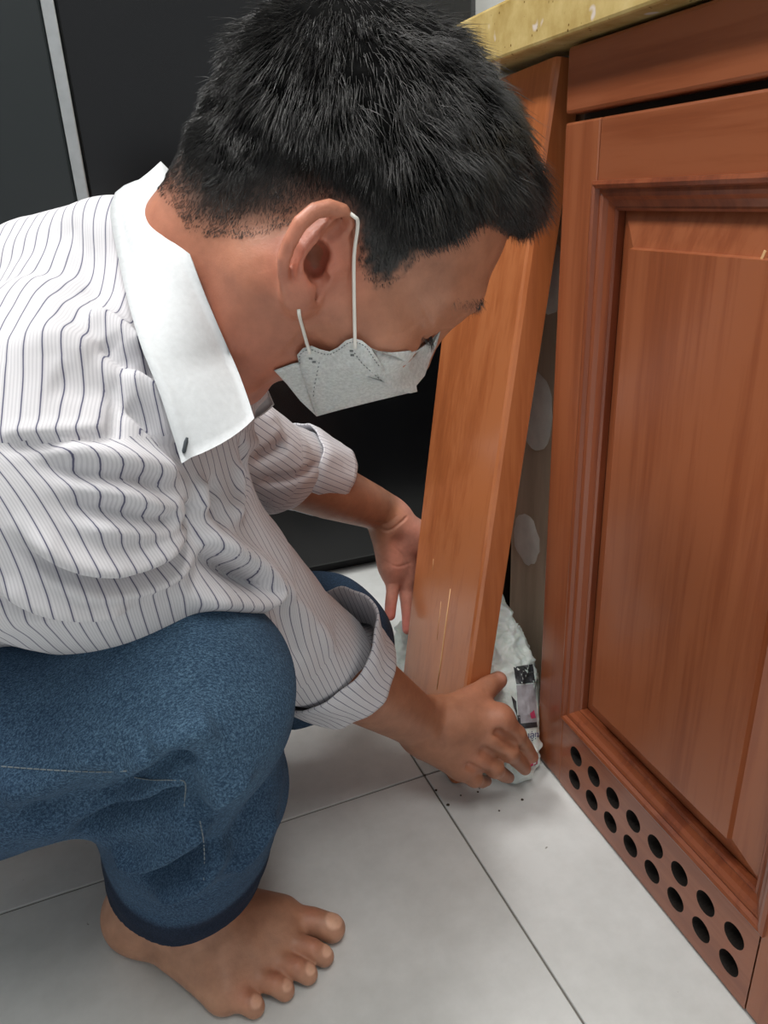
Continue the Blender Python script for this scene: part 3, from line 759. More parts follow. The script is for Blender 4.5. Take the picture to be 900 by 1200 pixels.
BV = np.concatenate(Vs); BF = np.concatenate(Fs); BT = np.clip(np.concatenate(Ts), 0, 1)
body = qmesh('body', BV, BF, 'skin', man)
ca = body.data.attributes.new('tint', 'FLOAT_COLOR', 'POINT'); ca.data.foreach_set('color', np.concatenate([BT, np.ones((len(BT), 1))], 1).astype(np.float32).ravel())

# ---------------------------------------------------------------- hair: close shell plus strands
def hair_mat():
    m, nt, b = new_mat('black_hair'); v = mapping(nt, (1, 1, 1)); n1 = noise(nt, v, 420, 3)
    r = ramp(nt, n1.outputs[0], [(0.3, (.006, .006, .006, 1)), (0.75, (.045, .042, .041, 1))]); L(nt, r.outputs[0], b.inputs['Base Color'])
    b.inputs['Roughness'].default_value = 0.33; b.inputs['Specular IOR Level'].default_value = 0.8
    return m
M['hair'] = hair_mat()
CROWN = np.array([0.0, -.055, .125])
def hair_len(Lc, sd):
    top = sstep(.02, .085, Lc[:, 2] + .35 * np.maximum(Lc[:, 1], 0))
    l = .0025 + .011 * sstep(.005, .06, sd) + .026 * top * sstep(.0, .03, sd)
    l += .011 * sstep(.05, .09, Lc[:, 1]) * sstep(.0, .012, sd) * (Lc[:, 2] > .03)
    return l
scalp = (hsd > -.002) & ~earm
fsel = scalp[Hf].all(1) & (np.abs(Hloc[Hf].mean(1)[:, 0]) < .2)
used = np.unique(Hf[fsel]); rem = np.full(len(Hv), -1); rem[used] = np.arange(len(used))
Sv = Hv[used] + Hn[used] * (np.clip(hair_len(Hloc[used], hsd[used]) * (.12 + .26 * sstep(.014, .030, hair_len(Hloc[used], hsd[used]))) * sstep(.010, .035, hsd[used]), 0, .02) - .0012 + .0016 * sstep(.012, .03, hsd[used] - .018 * backf[used]))[:, None]
Sv += Hn[used] * (vnoise(Hv[used], 420, 5) * .0012 * sstep(.01, .04, hsd[used]))[:, None]
shell = (Sv, rem[Hf[fsel]])
fc = Hv[Hf[fsel]]; ar = np.linalg.norm(np.cross(fc[:, 2] - fc[:, 0], fc[:, 3] - fc[:, 1]), axis=1) / 2
fcl = hl(fc.mean(1)); fsd = hair_sd(fcl); wgt = ar * np.where(fcl[:, 0] > -.03, 1.0, .35) * (1.5 - .5 * np.maximum(sstep(.0, .025, fsd), sstep(-.01, .02, fcl[:, 1]))); wgt /= wgt.sum()
NS = 58000
pick = np.random.choice(len(fc), NS, p=wgt); u = np.random.rand(NS, 2)
root = (fc[pick, 0] * ((1 - u[:, :1]) * (1 - u[:, 1:])) + fc[pick, 1] * (u[:, :1] * (1 - u[:, 1:])) + fc[pick, 2] * (u[:, :1] * u[:, 1:]) + fc[pick, 3] * ((1 - u[:, :1]) * u[:, 1:]))
rn = Hn[Hf[fsel][pick]].mean(1); rn /= np.linalg.norm(rn, axis=1, keepdims=True)
rl = hl(root); rsd = hair_sd(rl); ln = hair_len(rl, rsd) * np.random.uniform(.7, 1.15, NS)
flow_l = rl - CROWN; flow_l[:, 1] += .02; flow_l[:, 0] *= .6
flow = flow_l @ HAX; flow -= rn * (flow * rn).sum(1, keepdims=True); flow /= np.linalg.norm(flow, axis=1, keepdims=True) + 1e-9
jit = np.stack([vnoise(root, 240, 11), vnoise(root, 240, 12), vnoise(root, 240, 13)], 1) * .32 + np.random.normal(size=(NS, 3)) * .13
lift = np.clip(.42 + .25 * sstep(.05, .11, rl[:, 2]) + np.random.normal(size=NS) * .08, .15, .9)[:, None]
d0 = rn * lift + flow * (1 - lift) + jit * .5; d0 /= np.linalg.norm(d0, axis=1, keepdims=True)
d1 = rn * .06 + flow * .9 + jit + np.array([0, 0, -.30]); d1 /= np.linalg.norm(d1, axis=1, keepdims=True)
ts = np.array([0, .34, .68, 1.0]); NP = len(ts)
C_ = np.stack([root + rn * -.0004 + d0 * (ln * t * (1 - t * .5))[:, None] + d1 * (ln * t * t * .5)[:, None] for t in ts], 1)
side = np.cross(d0, rn); side /= np.linalg.norm(side, axis=1, keepdims=True) + 1e-9; bin_ = np.cross(side, d0)
rad = np.array([.00030, .00029, .00022, .00005])
ring = np.stack([side, side * -.5 + bin_ * .87, side * -.5 - bin_ * .87], 1)
SVt = (C_[:, :, None, :] + ring[:, None, :, :] * (rad[None, :] * np.clip(ln / .018, .42, 1.0)[:, None])[:, :, None, None]).reshape(-1, 3)
base_i = (np.arange(NS) * NP * 3)[:, None, None]
q = []
for a in range(NP - 1):
    for k in range(3): q.append([a * 3 + k, a * 3 + (k + 1) % 3, (a + 1) * 3 + (k + 1) % 3, (a + 1) * 3 + k])
SFt = (base_i + np.array(q)[None]).reshape(-1, 4)
hairv = np.concatenate([shell[0], SVt]); hairf = np.concatenate([shell[1], SFt + len(shell[0])])
ho = qmesh('hair', hairv, hairf, 'hair', man)
ho.data.materials.append(plain('dark_hair_base', (.008, .008, .008), 1.0, spec=0.0))
ho.data.polygons.foreach_set('material_index', np.concatenate([np.ones(len(shell[1]), np.int32), np.zeros(len(SFt), np.int32)]))
ho['label'] = 'short black hair, faded at the nape'; ho['kind'] = 'stuff'
# eyebrows and lashes
def tufts(name, line, n, ln_, dirv, spread, rad_, parent):
    vs = []; fs = []
    rs = random.Random(5); line = smooth_path(line, 6)
    for i in range(n):
        a = line[rs.randrange(len(line))] + HR * rs.uniform(-.002, .002) + HU * rs.uniform(-spread, spread) + HF * rs.uniform(-.001, .001)
        d = nrm(dirv(a) + np.array([rs.gauss(0, .2) for _ in range(3)])) * ln_ * rs.uniform(.6, 1.1); s_ = nrm(np.cross(d, HF)) * rad_; t_ = nrm(np.cross(d, s_)) * rad_
        b0 = len(vs); vs += [a + s_, a - s_ * .5 + t_, a - s_ * .5 - t_, a + d]; fs += [(b0, b0 + 1, b0 + 3), (b0 + 1, b0 + 2, b0 + 3), (b0 + 2, b0, b0 + 3)]
    return mobj(name, vs, fs, 'hair', parent, True)
for s in (1, -1):
    tufts('eyebrow', [hw(s * .016, .1065, .030), hw(s * .032, .1045, .036), hw(s * .054, .083, .028)], 260, .011, lambda a, s=s: HR * s * .8 - HU * .45 + HF * .35, .003, .0002, body)
    tufts('eyelashes', [hw(s * .020, .0945, -.003), hw(s * .035, .0955, -.005), hw(s * .047, .083, -.005)], 90, .008, lambda a, s=s: HF * .8 - HU * .7 + HR * s * .2, .0006, .00018, body)

# ---------------------------------------------------------------- clothing
def shirt_mat(name, base, line, fine, spacing=.0083, lw=.055):
    m, nt, b = new_mat(name)
    at = N(nt, 'ShaderNodeAttribute', attribute_name='stripe')
    def lines(sp, w_, off=0.0):
        d = N(nt, 'ShaderNodeMath', operation='DIVIDE', inp={1: sp}); L(nt, at.outputs['Fac'], d.inputs[0])
        o = N(nt, 'ShaderNodeMath', operation='ADD', inp={1: off}); L(nt, d.outputs[0], o.inputs[0])
        f = N(nt, 'ShaderNodeMath', operation='FRACT'); L(nt, o.outputs[0], f.inputs[0])
        s_ = N(nt, 'ShaderNodeMath', operation='SUBTRACT', inp={1: .5}); L(nt, f.outputs[0], s_.inputs[0])
        a_ = N(nt, 'ShaderNodeMath', operation='ABSOLUTE'); L(nt, s_.outputs[0], a_.inputs[0])
        r = ramp(nt, a_.outputs[0], [(w_ * .5, (1, 1, 1, 1)), (w_ * .5 + .03, (0, 0, 0, 1))]); return r.outputs[0]
    l1 = lines(spacing, lw); l2 = lines(spacing / 5, .4, .5)
    m1 = N(nt, 'ShaderNodeMixRGB', inp={1: base, 2: fine}); L(nt, l2, m1.inputs[0])
    m2 = N(nt, 'ShaderNodeMixRGB', inp={2: line}); L(nt, l1, m2.inputs[0]); L(nt, m1.outputs[0], m2.inputs[1])
    L(nt, m2.outputs[0], b.inputs['Base Color']); b.inputs['Roughness'].default_value = 0.8; b.inputs['Specular IOR Level'].default_value = 0.25
    b.inputs['Sheen Weight'].default_value = 0.1
    v = mapping(nt, (1, 1, 1)); n1 = noise(nt, v, 35, 4, .6); bump(nt, b, n1.outputs[0], 0.2, 0.003)
    return m
M['shirt'] = shirt_mat('white_navy_pinstripe_cotton', lin(209, 208, 212), lin(86, 86, 110), lin(196, 195, 200))
M['collar'] = plain('white_woven_cotton', lin(212, 216, 219), 0.75, nscale=260, var=.05, bmp=.25)
def denim_mat():
    m, nt, b = new_mat('blue_denim'); at = N(nt, 'ShaderNodeAttribute', attribute_name='tint')
    v = mapping(nt, (1, 1, 1)); n1 = noise(nt, v, 1500, 3, .7); n2 = noise(nt, v, 26, 4, .6)
    v3 = mapping(nt, (500, 1400, 500), (.4, .2, .7)); n3 = noise(nt, v3, 1.0, 2, .6)
    a0 = N(nt, 'ShaderNodeMath', operation='ADD'); L(nt, n1.outputs[0], a0.inputs[0]); L(nt, n3.outputs[0], a0.inputs[1]); a = N(nt, 'ShaderNodeMath', operation='MULTIPLY', inp={1: .5}); L(nt, a0.outputs[0], a.inputs[0])
    r = ramp(nt, a.outputs[0], [(0.40, (.55, .60, .66, 1)), (0.62, (2.3, 2.1, 1.9, 1))]); r.color_ramp.elements[0].position = .44; r.color_ramp.elements[1].position = .64
    r2 = ramp(nt, n2.outputs[0], [(0.3, (.85, .87, .9, 1)), (0.7, (1.15, 1.13, 1.1, 1))])
    mx = N(nt, 'ShaderNodeMixRGB', blend_type='MULTIPLY', inp={0: 1.0}); L(nt, at.outputs['Color'], mx.inputs[1]); L(nt, r.outputs[0], mx.inputs[2])
    mx2 = N(nt, 'ShaderNodeMixRGB', blend_type='MULTIPLY', inp={0: 1.0}); L(nt, mx.outputs[0], mx2.inputs[1]); L(nt, r2.outputs[0], mx2.inputs[2])
    L(nt, mx2.outputs[0], b.inputs['Base Color']); b.inputs['Roughness'].default_value = 0.9; b.inputs['Specular IOR Level'].default_value = 0.15
    bump(nt, b, a.outputs[0], 0.35, 0.0008)
    return m
M['denim'] = denim_mat()
M['thread'] = plain('pale_stitching_thread', lin(112, 122, 128), 0.8)
M['hem'] = plain('hem_edge_thread', lin(132, 116, 84), 0.9)

# ---- jeans
HEM = P(213, 1015, .685); sd_ = nrm(HEM - K_R)
jeans = [Cap([HIP_R, K_R + (HIP_R - K_R) * .25, K_R], [.088, .076, .064], .04), Cap([K_R, K_R + (HEM - K_R) * .5 + V3(.010, .002, 0), HEM + sd_ * .05], [.064, .077, .066], .04),
         Ell((-.36, .69, .28), (.15, .165, .14), TAX, .05), Cap([HIP_L, K_L], [.105, .078], .04), Cap([K_L, A_L + V3(.05, -.01, .0)], [.072, .062], .04),
         Ell(K_R + V3(.006, -.002, .0), (.064, .064, .064), None, .03)]
hcut = Half(HEM, sd_, .003); hcut.lo = HEM - .11; hcut.hi = HEM + V3(.12, .12, .05); hcut.lo[2] = -.05
jeans.append(hcut)
jeans.append(Cap([HEM + sd_ * .06, HEM - sd_ * .03], [.054, .054], .003, True))
Jv, Jf = mesh_sdf(jeans, .0032); Jv = relax(Jv, Jf, 1, .3); Jn = vnormals(Jv, Jf)
jb = jeans[:-2]
def jp(px, py): return march(jeans, px, py)
for pts, amp, wd in (([(95, 968), (150, 935), (200, 905), (225, 880)], -.010, .012), ([(90, 985), (140, 968), (190, 955), (218, 935)], -.012, .010), ([(110, 950), (160, 918), (190, 895)], .006, .012),
                     ([(130, 990), (170, 1000), (215, 975), (235, 958)], .008, .010), ([(110, 1010), (160, 1028), (210, 1015), (240, 990)], -.007, .008), ([(120, 1040), (180, 1050), (240, 1020), (262, 985)], .006, .010),
                     ([(180, 880), (215, 862), (250, 840)], .006, .014), ([(215, 905), (228, 935), (240, 960)], -.006, .007), ([(20, 960), (80, 945), (140, 905)], -.006, .014), ([(0, 930), (60, 915), (130, 880)], .004, .016),
                     ([(250, 1000), (290, 960), (318, 910)], -.004, .012), ([(265, 1020), (300, 990), (322, 950)], .004, .010), ([(225, 950), (262, 930), (290, 900)], .004, .010)):
    fold(Jv, Jn, [jp(*q) for q in pts], amp * 1.9, wd)
Jv += Jn * (vnoise(Jv, 60, 21) * .0012 + vnoise(Jv, 160, 22) * .0006)[:, None]
jt = np.tile(np.array(lin(46, 67, 90)[:3]), (len(Jv), 1))
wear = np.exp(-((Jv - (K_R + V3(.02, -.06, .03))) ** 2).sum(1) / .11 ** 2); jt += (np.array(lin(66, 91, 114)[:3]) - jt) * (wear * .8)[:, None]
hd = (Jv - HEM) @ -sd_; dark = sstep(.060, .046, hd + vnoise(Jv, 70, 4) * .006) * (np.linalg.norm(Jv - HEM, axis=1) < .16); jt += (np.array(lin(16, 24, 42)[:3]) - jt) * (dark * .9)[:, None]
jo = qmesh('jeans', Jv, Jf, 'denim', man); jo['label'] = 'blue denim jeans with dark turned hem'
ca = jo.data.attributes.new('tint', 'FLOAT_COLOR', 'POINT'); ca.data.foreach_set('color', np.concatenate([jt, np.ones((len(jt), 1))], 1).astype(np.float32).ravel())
from mathutils.bvhtree import BVHTree
def bvh_of(V_, F_): return BVHTree.FromPolygons([tuple(v) for v in V_], [tuple(int(i) for i in f) for f in F_])
Jb = bvh_of(Jv, Jf)
def cast(b, px, py, off=0.0):
    d = Vector(ray((px, py))).normalized(); h_ = b.ray_cast(Vector(CAM), d)
    return None if h_[0] is None else np.array(h_[0] + h_[1].normalized() * off * (1 if h_[1].dot(d) < 0 else -1))
def stitch_line(name, pxs, b, off, rad_, mat, parent, dash=None):
    pts = [cast(b, *q, off) for q in pxs]; pts = [p for p in pts if p is not None]
    if len(pts) < 2: return
    pts = smooth_path(pts, 5)
    if dash is None: return tube(name, pts, rad_, mat, parent, 6)
    vs = []; fs = []; acc = 0.0; on = True; seg = [pts[0]]; out = []
    for a, c in zip(pts[:-1], pts[1:]):
        l = np.linalg.norm(c - a); k = max(1, int(l / dash))
        for i in range(k):
            if i % 2 == 0: out.append((a + (c - a) * i / k, a + (c - a) * (i + .8) / k))
    for a, c in out:
        d = nrm(c - a); s_ = nrm(np.cross(d, nrm(ray((200, 800))))) * rad_; t_ = np.cross(d, s_); b0 = len(vs)
        for q in (a, c): vs += [q + s_, q + t_, q - s_, q - t_]
        fs += [(b0, b0 + 1, b0 + 5, b0 + 4), (b0 + 1, b0 + 2, b0 + 6, b0 + 5), (b0 + 2, b0 + 3, b0 + 7, b0 + 6), (b0 + 3, b0, b0 + 4, b0 + 7), (b0, b0 + 3, b0 + 2, b0 + 1), (b0 + 4, b0 + 5, b0 + 6, b0 + 7)]
    o = mobj(name, vs, fs, mat, parent); return o
stitch_line('side_seam', [(2, 898), (40, 901), (80, 903), (120, 904), (150, 903)] , Jb, .0003, .00042, 'thread', jo, .003)
stitch_line('side_seam', [(158, 911), (180, 914), (200, 914), (216, 916), (217, 935), (216, 945)], Jb, .0003, .00042, 'thread', jo, .003)
stitch_line('side_seam', [(234, 962), (238, 985), (240, 1010), (239, 1032)], Jb, .0003, .00042, 'thread', jo, .003)

# ---- shirt
CUF_R = P(380, 770, .745); CAX = nrm(W_R - E_R)
CUF_L = P(364, 553, .97); LAX = nrm(W_L - E_L)
EM_R = (S_R * .45 + E_R * .55) + V3(.0, .0, .0)
shirt = [Ell(V3(-.055, .635, .525) - TN * .012 + TA * .01, (.165, .172, .108), TAX, .05), Ell((-.2, .655, .41), (.19, .165, .132), TAX, .06), Ell((-.345, .69, .29), (.155, .168, .142), TAX, .06),
         Cap([S_R + V3(.01, .04, .03), NB - TA * .075 + V3(0, 0, .0), S_L], [.080, .078, .080], .06),
         Cap([S_R, EM_R, E_R, CUF_R - CAX * .002], [.095, .076, .054, .050], .035), Cap([S_L, E_L, CUF_L - LAX * .02], [.080, .060, .048], .04), Cap([P(-10, 440, .60), P(70, 358, .585), P(140, 318, .565)], [.070, .062, .053], .05)]
Tv, Tf = mesh_sdf(shirt, .003); Tv = relax(Tv, Tf, 1, .3); Tn = vnormals(Tv, Tf)
def tp(px, py): return march(shirt, px, py)
FOLDS = [  # shoulder and armhole
 ([(0, 521), (40, 519), (85, 515), (130, 514)], -.004, .005), ([(0, 512), (60, 508), (128, 504)], .0025, .007),
 ([(130, 515), (138, 480), (140, 440)], -.003, .005),
 ([(60, 520), (120, 535), (170, 545), (205, 560)], .006, .009), ([(40, 540), (110, 555), (160, 560), (200, 575)], -.006, .007),
 ([(90, 562), (140, 575), (180, 590), (210, 585)], .006, .008), ([(70, 590), (120, 600), (170, 605), (205, 600)], -.005, .007), ([(100, 612), (150, 618), (190, 615), (212, 590)], .005, .007),
 ([(30, 618), (70, 650), (120, 662), (170, 650), (215, 622)], .007, .007), ([(20, 640), (70, 668), (130, 676), (190, 660), (222, 630)], -.006, .006),
 ([(60, 680), (120, 690), (180, 678), (225, 650)], .005, .007), ([(0, 680), (40, 705), (100, 712), (150, 704)], .006, .008), ([(0, 700), (30, 722), (80, 726)], -.005, .007),
 ([(225, 618), (260, 640), (295, 662), (315, 690), (300, 702), (250, 695), (215, 690)], .011, .010), ([(235, 640), (262, 660), (285, 682), (296, 690)], -.012, .010), ([(215, 590), (222, 612), (240, 628)], -.010, .008),
 ([(300, 650), (335, 690), (370, 730), (395, 770)], .004, .010), ([(320, 700), (340, 740), (350, 780)], -.004, .010), ([(340, 690), (375, 735)], -.003, .008),
 ([(140, 440), (165, 455), (190, 480), (205, 520)], .005, .010), ([(120, 400), (150, 425), (185, 450)], -.005, .009), ([(100, 370), (130, 385), (160, 420)], .006, .012), ([(60, 440), (100, 455), (140, 450)], -.003, .014),
 ([(150, 470), (180, 500), (210, 548)], -.006, .007), ([(20, 300), (50, 360), (60, 420)], .003, .018), ([(0, 420), (60, 400), (110, 420)], .003, .016), ([(70, 260), (100, 300), (120, 350)], -.004, .012),
 # chest front
 ([(255, 560), (250, 590), (262, 620)], -.005, .007), ([(275, 540), (280, 580), (270, 610)], .005, .008), ([(232, 560), (235, 600)], .004, .007), ([(283, 520), (290, 555), (275, 590)], -.006, .006),
 # far sleeve
 ([(302, 455), (318, 470), (320, 490)], .006, .010), ([(300, 540), (335, 520), (360, 500)], -.007, .008), ([(290, 520), (325, 505), (345, 490)], .006, .008), ([(310, 565), (345, 560), (372, 545), (382, 515)], -.006, .006)]
for pts, amp, wd in FOLDS: fold(Tv, Tn, [tp(*q) for q in pts], amp * 1.5, wd * .9)
Tv += Tn * (vnoise(Tv, 45, 31) * .0022 + vnoise(Tv, 120, 32) * .0007)[:, None]
def axis_theta(X, pts, ref):
    best = np.full(len(X), 1e9); th = np.zeros(len(X))
    for a, b in zip(pts[:-1], pts[1:]):
        d = nrm(b - a); e1 = nrm(ref - d * (ref @ d)); e2 = np.cross(d, e1); ab = b - a
        t = np.clip((X - a) @ ab / (ab @ ab), 0, 1); q = X - a - t[:, None] * ab; dist = np.linalg.norm(q, axis=1); u = dist < best
        th[u] = np.arctan2(q[u] @ e2, q[u] @ e1); best[u] = dist[u]
    return th, best
SP = .0083; TW = -.50
refR = nrm(V3(.2, 1, -.1)); refL = nrm(V3(0, 1, -.6))
thR_, dR_ = axis_theta(Tv, [S_R - (E_R - S_R) * .5, E_R, CUF_R], refR); axR = nrm(E_R - S_R); sR = thR_ / (2 * math.pi) * 58 * SP + TW * ((Tv - S_R) @ axR)
thL_, dL_ = axis_theta(Tv, [S_L - (E_L - S_L) * .5, E_L, CUF_L], refL); sL = thL_ / (2 * math.pi) * 50 * SP
loc = (Tv - NB) @ TAX.T
sY = Tv @ nrm(V3(.94, -.30, .08))        # yoke: stripes run across the shoulders
bq = (Tv - V3(-.36, .69, .29)) @ TAX.T; NSB = 106; sB = np.arctan2(bq[:, 1], bq[:, 2] + .02) / (2 * math.pi) * NSB * SP                        # fronts and back: stripes run down the body
fcn = Tv[Tf].mean(1)
# armhole seam plane of the near sleeve, traced at the shoulder
sm = [march(shirt, *q) for q in ((2, 521), (60, 517), (130, 514))]
pr0 = np.mean(sm, 0); prn = nrm(np.cross(sm[2] - sm[0], nrm(ray((65, 515))) * 1.0 + TN * -.0)); 
if prn @ (E_R - S_R) < 0: prn = -prn
isR = (((fcn - pr0) @ prn > 0) & (dR_[Tf].mean(1) < .125)) | (np.linalg.norm(fcn - E_R, axis=1) < .11)
lS = (S_L - NB) @ TL
isL = (((fcn - NB) @ TL) > .155) | (np.linalg.norm(fcn - E_L, axis=1) < .12) | (np.linalg.norm(fcn - CUF_L, axis=1) < .12)
lf = (fcn - NB) @ TAX.T
isY = (lf[:, 0] > -.20) & (lf[:, 2] > -.035)
val = np.where(isR[:, None], sR[Tf], np.where(isL[:, None], sL[Tf], np.where(isY[:, None], sY[Tf], sB[Tf])))
per = np.where(isR, 58 * SP, np.where(isL, 50 * SP, np.where(isY, 0.0, NSB * SP)))
vt0 = val - np.where(isR[:, None], (TW * ((Tv - S_R) @ axR))[Tf], 0); wrap = (vt0.max(1) - vt0.min(1) > per * .5) & (per > 0)
val[wrap] = np.where(vt0[wrap] < 0, val[wrap] + per[wrap][:, None], val[wrap])
so = qmesh('shirt', Tv, Tf, 'shirt', man); so['label'] = 'white long-sleeved shirt with thin navy pinstripes'
at_ = so.data.attributes.new('stripe', 'FLOAT', 'CORNER'); at_.data.foreach_set('value', val.astype(np.float32).ravel())
Tb = bvh_of(Tv, Tf)

# rolled cuffs: turned-back funnels round the forearms
def cuff(name, c, ax, refv, rlow, rtop, length, nst, parent, flare=(0, 0, 0), seed=1):
    e1 = nrm(refv - ax * (refv @ ax)); e2 = np.cross(ax, e1); n = 72
    prof = [(.25 * length, rlow * .70), (.42 * length, rlow * .90), (.50 * length, rlow * .985), (.49 * length, rlow * 1.02), (.40 * length, rlow * 1.035), (.2 * length, rlow * 1.05), (0, rlow * .5 + rtop * .52), (-.25 * length, rlow * .25 + rtop * .77), (-.49 * length, rtop), (-.50 * length, rtop - .0012), (-.49 * length, rtop - .0026),
            (-.2 * length, rtop * .7 + rlow * .28), (.3 * length, rlow * .93)]
    vs = []; fl = np.array(flare, float)
    for j, (a, r) in enumerate(prof):
        for k in range(n):
            th = 2 * math.pi * k / n
            wob = 1 + .03 * math.sin(3 * th + seed) + .018 * math.sin(7 * th + seed * 2 + a * 60) + .010 * math.sin(13 * th + seed * 3 - a * 90)
            up_ = max(0.0, -a / length + .1)
            al = a + .004 * math.sin(2 * th + seed) + .002 * math.sin(5 * th)
            dirv = e1 * math.cos(th) + e2 * math.sin(th)
            vs.append(c + ax * al + dirv * r * wob + fl * up_ * max(0, dirv @ nrm(fl)) if np.linalg.norm(fl) > 0 else c + ax * al + dirv * r * wob)
    F_ = []; S_ = []
    for j in range(len(prof) - 1):
        for k in range(n):
            F_.append((j * n + k, j * n + (k + 1) % n, (j + 1) * n + (k + 1) % n, (j + 1) * n + k))
            S_ += [k / n * nst * SP, (k + 1) / n * nst * SP, (k + 1) / n * nst * SP, k / n * nst * SP]
    o = qmesh(name, np.array(vs), np.array(F_), 'shirt', parent)
    a_ = o.data.attributes.new('stripe', 'FLOAT', 'CORNER'); a_.data.foreach_set('value', np.array(S_, np.float32)); return o
cuff('rolled_cuff', CUF_R + CAX * .012, CAX, refR, .056, .062, .062, 56, so, flare=RC @ np.array([.020, .012, 0]), seed=2)
cuff('rolled_cuff', CUF_L, LAX, refL, .050, .056, .070, 50, so, seed=4)

# collar: turned-down leaf on each side of the neck
couter = [(199, 203), (180, 206), (155, 213), (136, 224), (129, 245), (133, 275), (148, 345), (165, 405), (186, 458), (202, 508), (213, 543)]
cinner = [(201, 202), (202, 215), (206, 240), (214, 272), (226, 308), (240, 345), (254, 378), (268, 410), (279, 435), (290, 465), (298, 490)]
def resamp(pts, n):
    A = np.array(smooth_path(pts, 6)); d = np.r_[0, np.cumsum(np.linalg.norm(np.diff(A, axis=0), axis=1))]
    t = np.linspace(0, d[-1], n); return np.stack([np.interp(t, d, A[:, i]) for i in range(A.shape[1])], 1)
NC, NR = 30, 9
def hit_or(prims, q, off, fb):
    h_ = march(prims, q[0], q[1], off); return P(q[0], q[1], fb) if h_ is None else h_
def dep(p): return float(-((RC.T @ (p - CAM))[2]))
OP = resamp(couter, NC); IP_ = resamp(cinner, NC)
do = np.array([dep(hit_or(shirt, q, .012, .50)) for q in OP]); di = np.array([dep(hit_or(neckp, q, .004, .52)) for q in IP_])
def sm1(a, it=6):
    a = a.copy()
    for _ in range(it): a[1:-1] = (a[:-2] + 2 * a[1:-1] + a[2:]) / 4
    return a
tt_ = np.clip(1 - np.arange(NC) / 9.0, 0, 1); di = di * (1 - tt_) + .522 * tt_; do = do * (1 - tt_) + .528 * tt_; do = sm1(do); di = sm1(di); di[-9:] = np.linspace(di[-9], min(di[-9] + .012, do[-1] + .03), 9)
O3 = np.array([P(q[0], q[1], d) for q, d in zip(OP, do)]); I3 = np.array([P(q[0], q[1], d) for q, d in zip(IP_, di)])
print('collar depth', do.round(3).tolist(), di.round(3).tolist())
def collar_leaf(O3, I3, nm, mirror=None):
    vs = []; fs = []
    cen = NB
    for lay in (0, 1):
        for i in range(NC):
            for j in range(NR):
                t = j / (NR - 1); p = I3[i] * (1 - t) + O3[i] * t
                nv = nrm(p - (cen + TA * ((p - cen) @ TA))); p = p + nv * (.010 * math.sin(math.pi * min(1, t * 1.15)) ** .8 * (1 - .55 * i / NC) - lay * .0022)
                if mirror is not None: p = p - 2 * mirror[1] * ((p - mirror[0]) @ mirror[1])
                vs.append(p)
    b = NC * NR; id_ = lambda l, i, j: l * b + i * NR + j
    for i in range(NC - 1):
        for j in range(NR - 1):
            fs.append((id_(0, i, j), id_(0, i + 1, j), id_(0, i + 1, j + 1), id_(0, i, j + 1))); fs.append((id_(1, i, j + 1), id_(1, i + 1, j + 1), id_(1, i + 1, j), id_(1, i, j)))
    for i in range(NC - 1):
        for j in (0, NR - 1): fs.append((id_(0, i, j), id_(0, i + 1, j), id_(1, i + 1, j), id_(1, i, j)))
    for j in range(NR - 1):
        for i in (0, NC - 1): fs.append((id_(0, i, j), id_(0, i, j + 1), id_(1, i, j + 1), id_(1, i, j)))
    o = mobj(nm, vs, fs, 'collar', so, True); o['label'] = 'plain white turned-down collar'; return o, vs
c1, cvs = collar_leaf(O3, I3, 'collar')
nape = I3[0] * .5 + O3[0] * .5
collar_leaf(O3, I3, 'collar', (nape, nrm(np.cross(TA, nape - NB))))
# collar stand closing round the nape and throat
vs = []; fs = []; nst_ = 40
for k in range(nst_):
    th = 2 * math.pi * k / nst_
    for (h_, r_) in ((-.045, .074), (.004, .064)):
        vs.append(NB + TA * (h_ + .0) + (TL * math.cos(th) + TN * math.sin(th)) * r_)
for k in range(nst_): fs.append((2 * k, 2 * ((k + 1) % nst_), 2 * ((k + 1) % nst_) + 1, 2 * k + 1))
mobj('collar_stand', vs, fs, 'collar', so, True)
M['dark_thread'] = plain('dark_buttonhole_thread', lin(52, 60, 66), 0.7)
Cb = bvh_of(np.array(cvs[:NC * NR]), [(i * NR + j, (i + 1) * NR + j, (i + 1) * NR + j + 1, i * NR + j + 1) for i in range(NC - 1) for j in range(NR - 1)])
bh = [cast(Cb, *q, .0006) for q in ((219, 513), (217.5, 518), (215, 529), (214.5, 531))]
if all(b is not None for b in bh): tube('buttonhole', bh, [.0007, .0012, .0012, .0007], 'dark_thread', c1, 6)

# ---- face mask
Hb = bvh_of(Hv, Hf)
def mask_mat():
    m, nt, b = new_mat('white_nonwoven_mask'); v = mapping(nt, (1, 1, 1)); n1 = noise(nt, v, 420, 4, .7); n2 = noise(nt, v, 60, 3)
    r = ramp(nt, n1.outputs[0], [(.35, lin(196, 198, 196)), (.65, lin(224, 226, 224))]); L(nt, r.outputs[0], b.inputs['Base Color'])
    b.inputs['Roughness'].default_value = .85; b.inputs['Subsurface Weight'].default_value = 0.1; b.inputs['Subsurface Scale'].default_value = .003
    bump(nt, b, n1.outputs[0], .25, .0006); return m
M['mask'] = mask_mat(); M['cord'] = plain('white_elastic_cord', lin(232, 230, 222), .8); M['emboss'] = plain('grey_embossed_dots', lin(120, 124, 126), .9)
mk_ = thing('face_mask', 'white folded face mask with ear loops, worn by the squatting man', 'mask', tuple(hw(0, .10, -.06)))
def cheek(px, py, off=.003):
    p = cast(Hb, px, py, off); return p if p is not None else onhead(px, py, .03)
def blendp(px, py, x, wgt): a = onhead(px, py, x); b = cheek(px, py); return a * (1 - wgt) + b * wgt
A_ = onhead(516, 388, .004); B_ = onhead(489, 457, .002); C__ = onhead(370, 488, .022); D_ = cheek(321, 433, .002)
